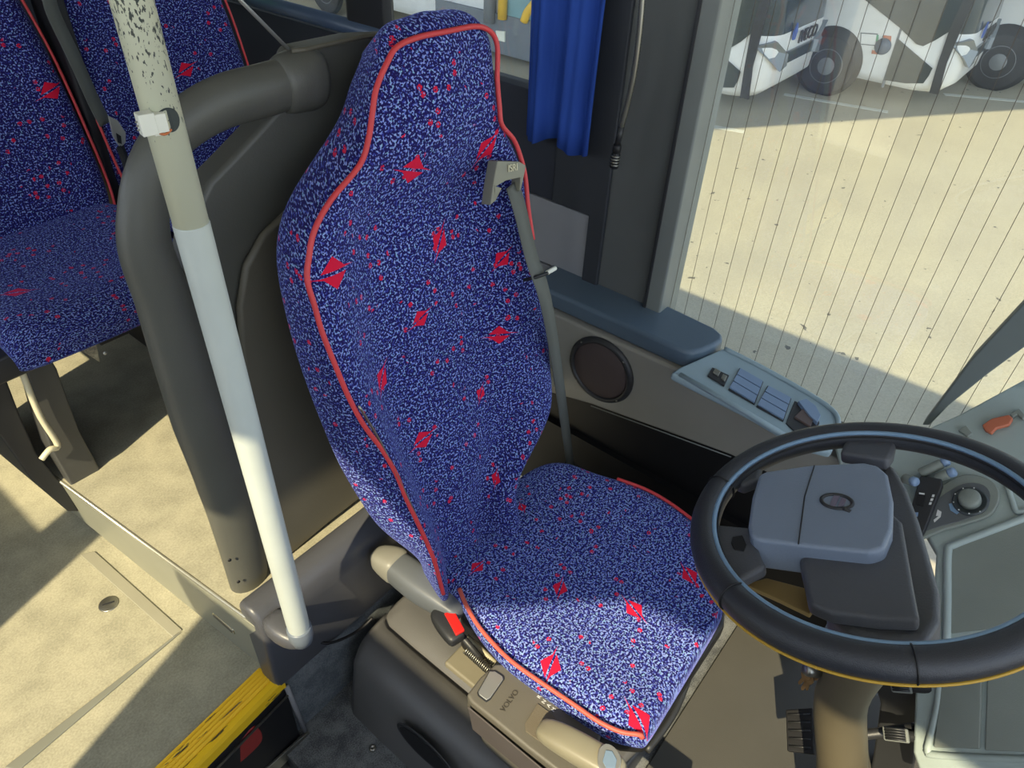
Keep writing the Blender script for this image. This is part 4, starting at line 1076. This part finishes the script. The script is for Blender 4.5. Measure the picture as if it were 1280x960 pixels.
# dark card reader / control unit
cu_ = empty('control_unit', dd_(1160,625,.0), 'black upright control unit with small buttons beside the wheel hub', 'control unit')
cq = [(1138,636),(1150,594),(1177,598),(1178,606),(1156,662),(1150,672),(1143,660)]
prism('unit_body', [dd_(a,b,.022) for a, b in cq], -dn_*.025, M_dark, cu_, bevel=.003)
prism('unit_screen', [dd_(a,b,.0225) for a, b in [(1146,622),(1150,614),(1157,617),(1154,633),(1145,631)]], dn_*.0012, M_black, cu_, bevel=0)
prism('unit_key', [dd_(a,b,.0225) for a, b in [(1149,616),(1156,617),(1156,619),(1149,618)]], dn_*.002, M_letters, cu_, bevel=0)
prism('unit_key', [dd_(a,b,.0225) for a, b in [(1143,641),(1148,641),(1147,646),(1142,646)]], dn_*.002, M_switch, cu_, bevel=0)
for k in range(3):
    prism('unit_key', [dd_(a+k*3-k*1.2,b+k*.2-k*5,.0225) for a, b in [(1162,628),(1165,628),(1164,631),(1161,631)]], dn_*.001, M_letters, cu_, bevel=0)
# stalk knobs above
for i, (a, b, c, d_) in enumerate([(1150,592,1178,579),(1170,598,1186,592),(1130,598,1140,601)]):
    p0, p1 = dd_(a,b,.012), dd_(c,d_,.022)
    lb = ['upper grey roller knob on the dashboard beyond the hub', 'second grey roller knob just below the upper one', 'short grey knob between wheel hub and control unit'][i]
    t_ = empty('dash_knob', p0, lb, 'knob', 'grey knobs on the dashboard behind the wheel')
    lathe('knob_barrel', p0, p1-p0, [(.008,0),(.010,.003),(.010,(p1-p0).length-.003),(.008,(p1-p0).length)], M_dash2, t_, seg=24)
    lathe('knob_cap', p1, p1-p0, [(.0085,0),(.0095,.002),(.0095,.010),(.007,.013)], M_switch, t_, seg=24)
# tray recess to the right: raised frame with darker hollow
hol = [(1185,690),(1192,683),(1240,664),(1300,640),(1430,600),(1430,760),(1300,772),(1240,786),(1190,792),(1184,785)]
prism('tray_floor', [dd_(a,b,.0005) for a, b in hol], dn_*.0015, M_dash2, dash, bevel=0)
rimp = catmull([dd_(a,b,.003) for a, b in [(1183,800),(1184,750),(1185,690),(1193,681),(1240,663),(1300,640)]], 5)
tube('tray_rim', rimp, .007, M_dash, dash, seg=10)
rimp = catmull([dd_(a,b,.003) for a, b in [(1258,604),(1266,628),(1272,640),(1290,636)]], 5)
tube('panel_ridge', rimp, .005, M_dash, dash, seg=10)
# orange latch item on the dash corner
og = empty('orange_clip', dd_(1250,525,.0), 'orange plastic clip with grey ends on the dashboard corner', 'clip')
prism('clip_body', [dd_(a,b,.004) for a, b in [(1228,534),(1240,526),(1262,521),(1267,526),(1262,534),(1246,538),(1240,545),(1232,541)]], dn_*.010, M_orange, og, bevel=.003)
prism('clip_arm', [dd_(a,b,.002) for a, b in [(1262,520),(1274,513),(1282,522),(1279,527),(1272,520),(1266,524)]], dn_*.008, M_dash2, og, bevel=.002)
prism('clip_arm', [dd_(a,b,.002) for a, b in [(1198,540),(1208,534),(1216,544),(1210,548)]], dn_*.008, M_dash2, og, bevel=.002)
# lower dash body
ln_ = Vector((-.75,.35,.45)).normalized(); lA = onx(1160,850,1.16)
def ld(px, py, off=0.): return onp(px, py, ln_, lA+ln_*off)
prism('lower_shell', [ld(a,b) for a, b in [(1145,800),(1300,780),(1430,770),(1430,1000),(1160,1000),(1140,940)]], -ln_*.04, M_dash, dash, bevel=.008)
hp = [ld(a,b,.002) for a, b in [(1176,830),(1172,880),(1162,925),(1160,938),(1172,944),(1300,950),(1430,955)]]
tube('knee_ridge', catmull(hp, 5), .007, M_dash, dash, seg=10)
prism('knee_pad', [ld(a,b,.001) for a, b in [(1182,820),(1230,815),(1226,936),(1168,934)]], ln_*.006, M_dash2, dash, bevel=.003)
prism('knee_pad', [ld(a,b,.001) for a, b in [(1236,815),(1430,800),(1430,945),(1232,938)]], ln_*.006, M_dash2, dash, bevel=.003)
# floor mat / slanted toe board
struct(mesh('floor_toe_board', [(.5,-.5,.0),(1.4,-.5,.0),(1.4,-1.1,.5),(.5,-1.1,.5),(.5,-.5,-.04),(1.4,-.5,-.04),(1.4,-1.1,.46),(.5,-1.1,.46)], BOXF, plastic('floor_vinyl', (70,70,66), .7, .3)))
fm = box('floor_mat', (.5,-.6,.001), (1.36,.17,.010), plastic('floor_mat_rubber', (74,72,66), .7, .4), bevel=.003)
tag(fm, 'brownish grey rubber mat on the floor between seat and pedals', 'mat')
# quarter bar of the front corner window
struct(prism('wall_front_pillar', [onx(1152,532,1.50), onx(1162,532,1.50), onx(1185,508,1.5), onx(1232,470,1.50), onx(1300,420,1.5), onx(1380,350,1.50), onx(1380,250,1.5), onx(1282,376,1.50), onx(1215,448,1.5)], (.035,0,0), plastic('corner_bar', (104,112,110), .6, .1), bevel=.004))
gb_ = box('green_bag', (1.20,2.25,1.25), (1.42,2.45,1.42), M_green, bevel=.05, seg=4)
tag(gb_, 'bright green bag on the ledge far behind the partition', 'bag')

# ================================================================ COACHES OUTSIDE
def side_local(px, py, X, fy):
    p = onx(px, py, X); return (p.y-fy, p.z-GZ)
BX, BFY = 10.95, 1.55          # side plane and front plane of the second coach
bus = empty('parked_coach', (BX, BFY, GZ), 'white coach parked second from the left, with fuel flap and large front door', 'coach', 'white coaches parked in the yard')
def plan(z, rk=0., ins=0.):
    r_c = .36; pts = []
    x0, x1, y0, y1 = BX+ins, BX+1.95-ins, BFY+rk+ins, BFY+12
    for k in range(7):
        a = math.pi*1.0+k*math.pi/2/6; pts.append((x0+r_c+math.cos(a)*r_c, y0+r_c+math.sin(a)*r_c))
    for k in range(7):
        a = math.pi*1.5+k*math.pi/2/6; pts.append((x1-r_c+math.cos(a)*r_c, y0+r_c+math.sin(a)*r_c))
    pts += [(x1, y1), (x0, y1)]
    return [Vector((x, y, GZ+z)) for x, y in pts]
rowsB = [plan(.30,.10,.05), plan(.42,.02), plan(.8,0), plan(1.03,0), plan(1.5,.05), plan(2.2,.16), plan(3.2,.42), plan(3.5,.62,.12)]
V = [p for r in rowsB for p in r]; n = len(rowsB[0]); Fc = []; mi = []
for i in range(len(rowsB)-1):
    for j in range(n):
        l = (j+1) % n; Fc.append((i*n+j, i*n+l, (i+1)*n+l, (i+1)*n+j))
        mi.append(1 if (i in (3,4,5) and 2 <= j <= 11) or (i in (4,5) and j in (0,1,12)) else 0)
Fc += [tuple(range(n-1,-1,-1)), tuple((len(rowsB)-1)*n+j for j in range(n))]; mi += [0, 0]
mesh('body', V, Fc, M_buswhite, bus, smooth=True, mats=[M_buswhite, M_glassdk], fmi=mi)
def sidep(name, pts, mat, d=.02, par=bus, X=BX):
    return prism(name, [onx(a,b,X-.0) for a, b in pts], (-d,0,0), mat, par, bevel=0)
def c7(a, b): return (840+a*.34375, b*.34375)
sidep('side_window', [c7(*p) for p in [(560,-300),(640,-50),(705,0),(830,100),(890,160),(915,167),(960,145),(1008,115),(1060,0),(1110,-150),(1180,-320)]], M_glassdk)
sidep('door_glass', [c7(*p) for p in [(822,140),(880,190),(948,248),(935,275),(915,302),(850,302),(772,290),(795,215)]], M_glassdk)
sidep('door_strip', [c7(*p) for p in [(1008,115),(1060,0),(1110,-150),(1150,-150),(1100,0),(1048,118),(1000,230),(970,342),(937,336),(970,225)]], M_dark, .03)
sidep('flap', [c7(*p) for p in [(690,122),(745,126),(740,163),(688,158)]], M_buswhite, .012)
sidep('flap_seam', [c7(*p) for p in [(686,118),(749,122),(744,167),(684,162)]], M_busgrey, .006)
sidep('door_gap', [c7(*p) for p in [(830,100),(838,102),(770,318),(760,316)]], M_busgrey, .008)
sidep('sticker', [c7(*p) for p in [(770,128),(798,131),(796,152),(768,149)]], M_orange, .01); sidep('sticker', [c7(*p) for p in [(728,182),(750,184),(748,197),(726,195)]], M_orange, .01)
pcap = onx(*c7(768,168), BX); lathe('fuel_cap', pcap, (-1,0,0), [(.10,0),(.10,.03),(.001,.035)], plastic('fuel_cap_paint', (60,78,104), .4, 0), bus, seg=20)
sidep('sticker', [c7(*p) for p in [(738,126),(752,127),(750,150),(737,149)]], plastic('green_sticker', (60,150,110), .6, 0), .011)
# wheels
def coach_wheel(y):
    c_ = Vector((BX-.01, y, GZ+.385))
    ar = lathe('wheel_arch', c_+Vector((.01,0,.05)), (-1,0,0), [(.45,0),(.45,.012),(.001,.012)], M_black, bus, seg=40)
    t_ = lathe('tyre', c_, (-1,0,0), [(.20,.0),(.36,.0),(.375,.02),(.375,.03),(.345,.04),(.22,.045)], M_tyre, bus, seg=40)
    lathe('wheel_rim', c_, (-1,0,0), [(.225,.03),(.22,.048),(.20,.040),(.13,.032),(.10,.055),(.001,.06)], M_rim, t_, seg=32)
wp = onx(*c7(565,235), BX)
coach_wheel(wp.y); coach_wheel(BFY+8)
# headlights, badge and name on the front
def fr_pt(px, py, dx=0): return px
fy = BFY
for s in (0, 1):
    hx = BX+.10 if s == 0 else BX+1.85; sgn = 1 if s == 0 else -1
    hl = [(hx-.06*sgn,fy+.24,.92),(hx+.10*sgn,fy+.04,.98),(hx+.42*sgn,fy-.012,.80),(hx+.46*sgn,fy-.012,.66),(hx+.28*sgn,fy-.008,.62),(hx+.08*sgn,fy+.06,.76)]
    o_h = prism('headlight', [Vector((x,y,GZ+z)) for x, y, z in hl], (-.05*sgn,-.06,0), plastic('headlight_glass', (120,126,130), .15, 0), bus, bevel=0)
box('front_grille', (BX+.54,fy-.035,GZ+.66), (BX+1.42,fy+.02,GZ+.80), M_glassdk, bus, bevel=.01)
text('coach_name', 'IVECO', .21, M_dark, bus, (BX+1.12, fy-.03, GZ+.92), (1,0,0), (0,0,1), .01)
prism('badge', [(BX+.60,fy-.02,GZ+.93),(BX+.66,fy-.02,GZ+.93),(BX+.69,fy-.02,GZ+1.02),(BX+.63,fy-.02,GZ+1.12),(BX+.57,fy-.02,GZ+1.02)], (0,-.02,0), plastic('badge_blue', (60,90,170), .3, 0), bus, bevel=.002)
box('front_card', (BX+.55,fy+.06,GZ+1.62), (BX+.85,fy+.10,GZ+1.95), M_white, bus, bevel=.005)
tube('wiper', [(BX+1.5,fy+.0,GZ+1.45),(BX+.9,fy-.02,GZ+1.55),(BX+.75,fy+.04,GZ+2.0)], .025, M_black, bus, seg=6)
tube('wiper', [(BX+1.8,fy+.1,GZ+1.5),(BX+1.5,fy-.0,GZ+1.6),(BX+1.3,fy+.06,GZ+2.1)], .02, M_black, bus, seg=6)
ma = tube('mirror_arm', catmull([(BX+.3,fy+.3,GZ+3.1),(BX+.1,fy-.25,GZ+3.15),(BX-.05,fy-.5,GZ+2.8),(BX-.05,fy-.5,GZ+2.4)], 5), .035, M_black, bus, seg=8)
box('mirror', (BX-.18,fy-.56,GZ+1.95), (BX+.10,fy-.44,GZ+2.45), M_black, bus, bevel=.04)
# copies: leftmost and rightmost coach
b1_ = onz(935,126,GZ+.35)
off1 = (8.93-BX, 3.25-BFY, 0)
bus1 = copy_tree(bus, None, off1); bus1['label'] = 'leftmost white coach outside, its door and front showing past the window pillar'
off2 = (BX+2.15-BX+.0, -1.75, 0)
bus2 = copy_tree(bus, None, off2); bus2['label'] = 'white coach at the right edge, only its front wheel and side showing'
# grey rear section of the leftmost coach, seen through the gap beside the headrest
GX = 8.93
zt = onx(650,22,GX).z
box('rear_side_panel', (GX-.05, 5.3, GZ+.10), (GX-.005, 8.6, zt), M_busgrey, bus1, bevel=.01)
prism('window_glass', [onx(a,b,GX-.005) for a, b in [(634,-60),(664,-60),(664,30),(632,26)]], (-.03,0,0), M_teal, bus1, bevel=0)
tube('yellow_rail', [onx(628,24,GX-.08), onx(630,-60,GX-.08)], .07, M_yellow_rail, bus1, seg=8)
tube('yellow_rail', catmull([onx(655,27,GX-.08), onx(660,14,GX-.08), onx(672,0,GX-.08)], 4), .06, M_yellow_rail, bus1, seg=8)
tube('door_post', [onx(612,28,GX-.08), onx(613,-60,GX-.08)], .09, M_rim, bus1, seg=8)
prism('notice', [onx(a,b,GX-.05) for a, b in [(621,38),(632,39),(632,52),(624,50)]], (-.03,0,0), M_white, bus1, bevel=0)
wl = onx(430,20,14.0)
yw = box('yard_wall', (4.0, 17, GZ), (30, 17.4, GZ+4.6), M_beige, bevel=0)
tag(yw, 'beige outside wall seen through the rear window above the headrest', 'wall')

# ================================================================ LIGHT, CAMERA
sun = bpy.data.lights.new('sun', 'SUN'); sun.energy = 4.6; sun.angle = R(.6); sun.color = (1, .87, .58)
so = bpy.data.objects.new('sun', sun); C.objects.link(so)
so.rotation_euler = SUN.to_track_quat('Z', 'Y').to_euler()
wd = bpy.data.worlds.new('World'); bpy.context.scene.world = wd; wd.use_nodes = True
nt = wd.node_tree; bg = nt.nodes['Background']
sky = nt.nodes.new('ShaderNodeTexSky'); sky.sky_type = 'HOSEK_WILKIE'; sky.turbidity = 3.5; sky.ground_albedo = .5
sky.sun_direction = SUN
hsv = nt.nodes.new('ShaderNodeHueSaturation'); hsv.inputs['Saturation'].default_value = .55
nt.links.new(sky.outputs[0], hsv.inputs['Color']); nt.links.new(hsv.outputs[0], bg.inputs[0]); bg.inputs[1].default_value = 7.5
cam = bpy.data.cameras.new('camera'); co = bpy.data.objects.new('camera', cam); C.objects.link(co)
cam.sensor_width = 36; cam.lens = 36*F/1280; cam.clip_start = .02; cam.clip_end = 300
m = Matrix((AX, AY, AZ)).to_4x4(); m.translation = O
co.matrix_world = m
S = bpy.context.scene
S.camera = co
S.view_settings.view_transform = 'Standard'; S.view_settings.look = 'None'
S.view_settings.gamma = 1; S.view_settings.use_curve_mapping = False; S.view_settings.exposure = .6
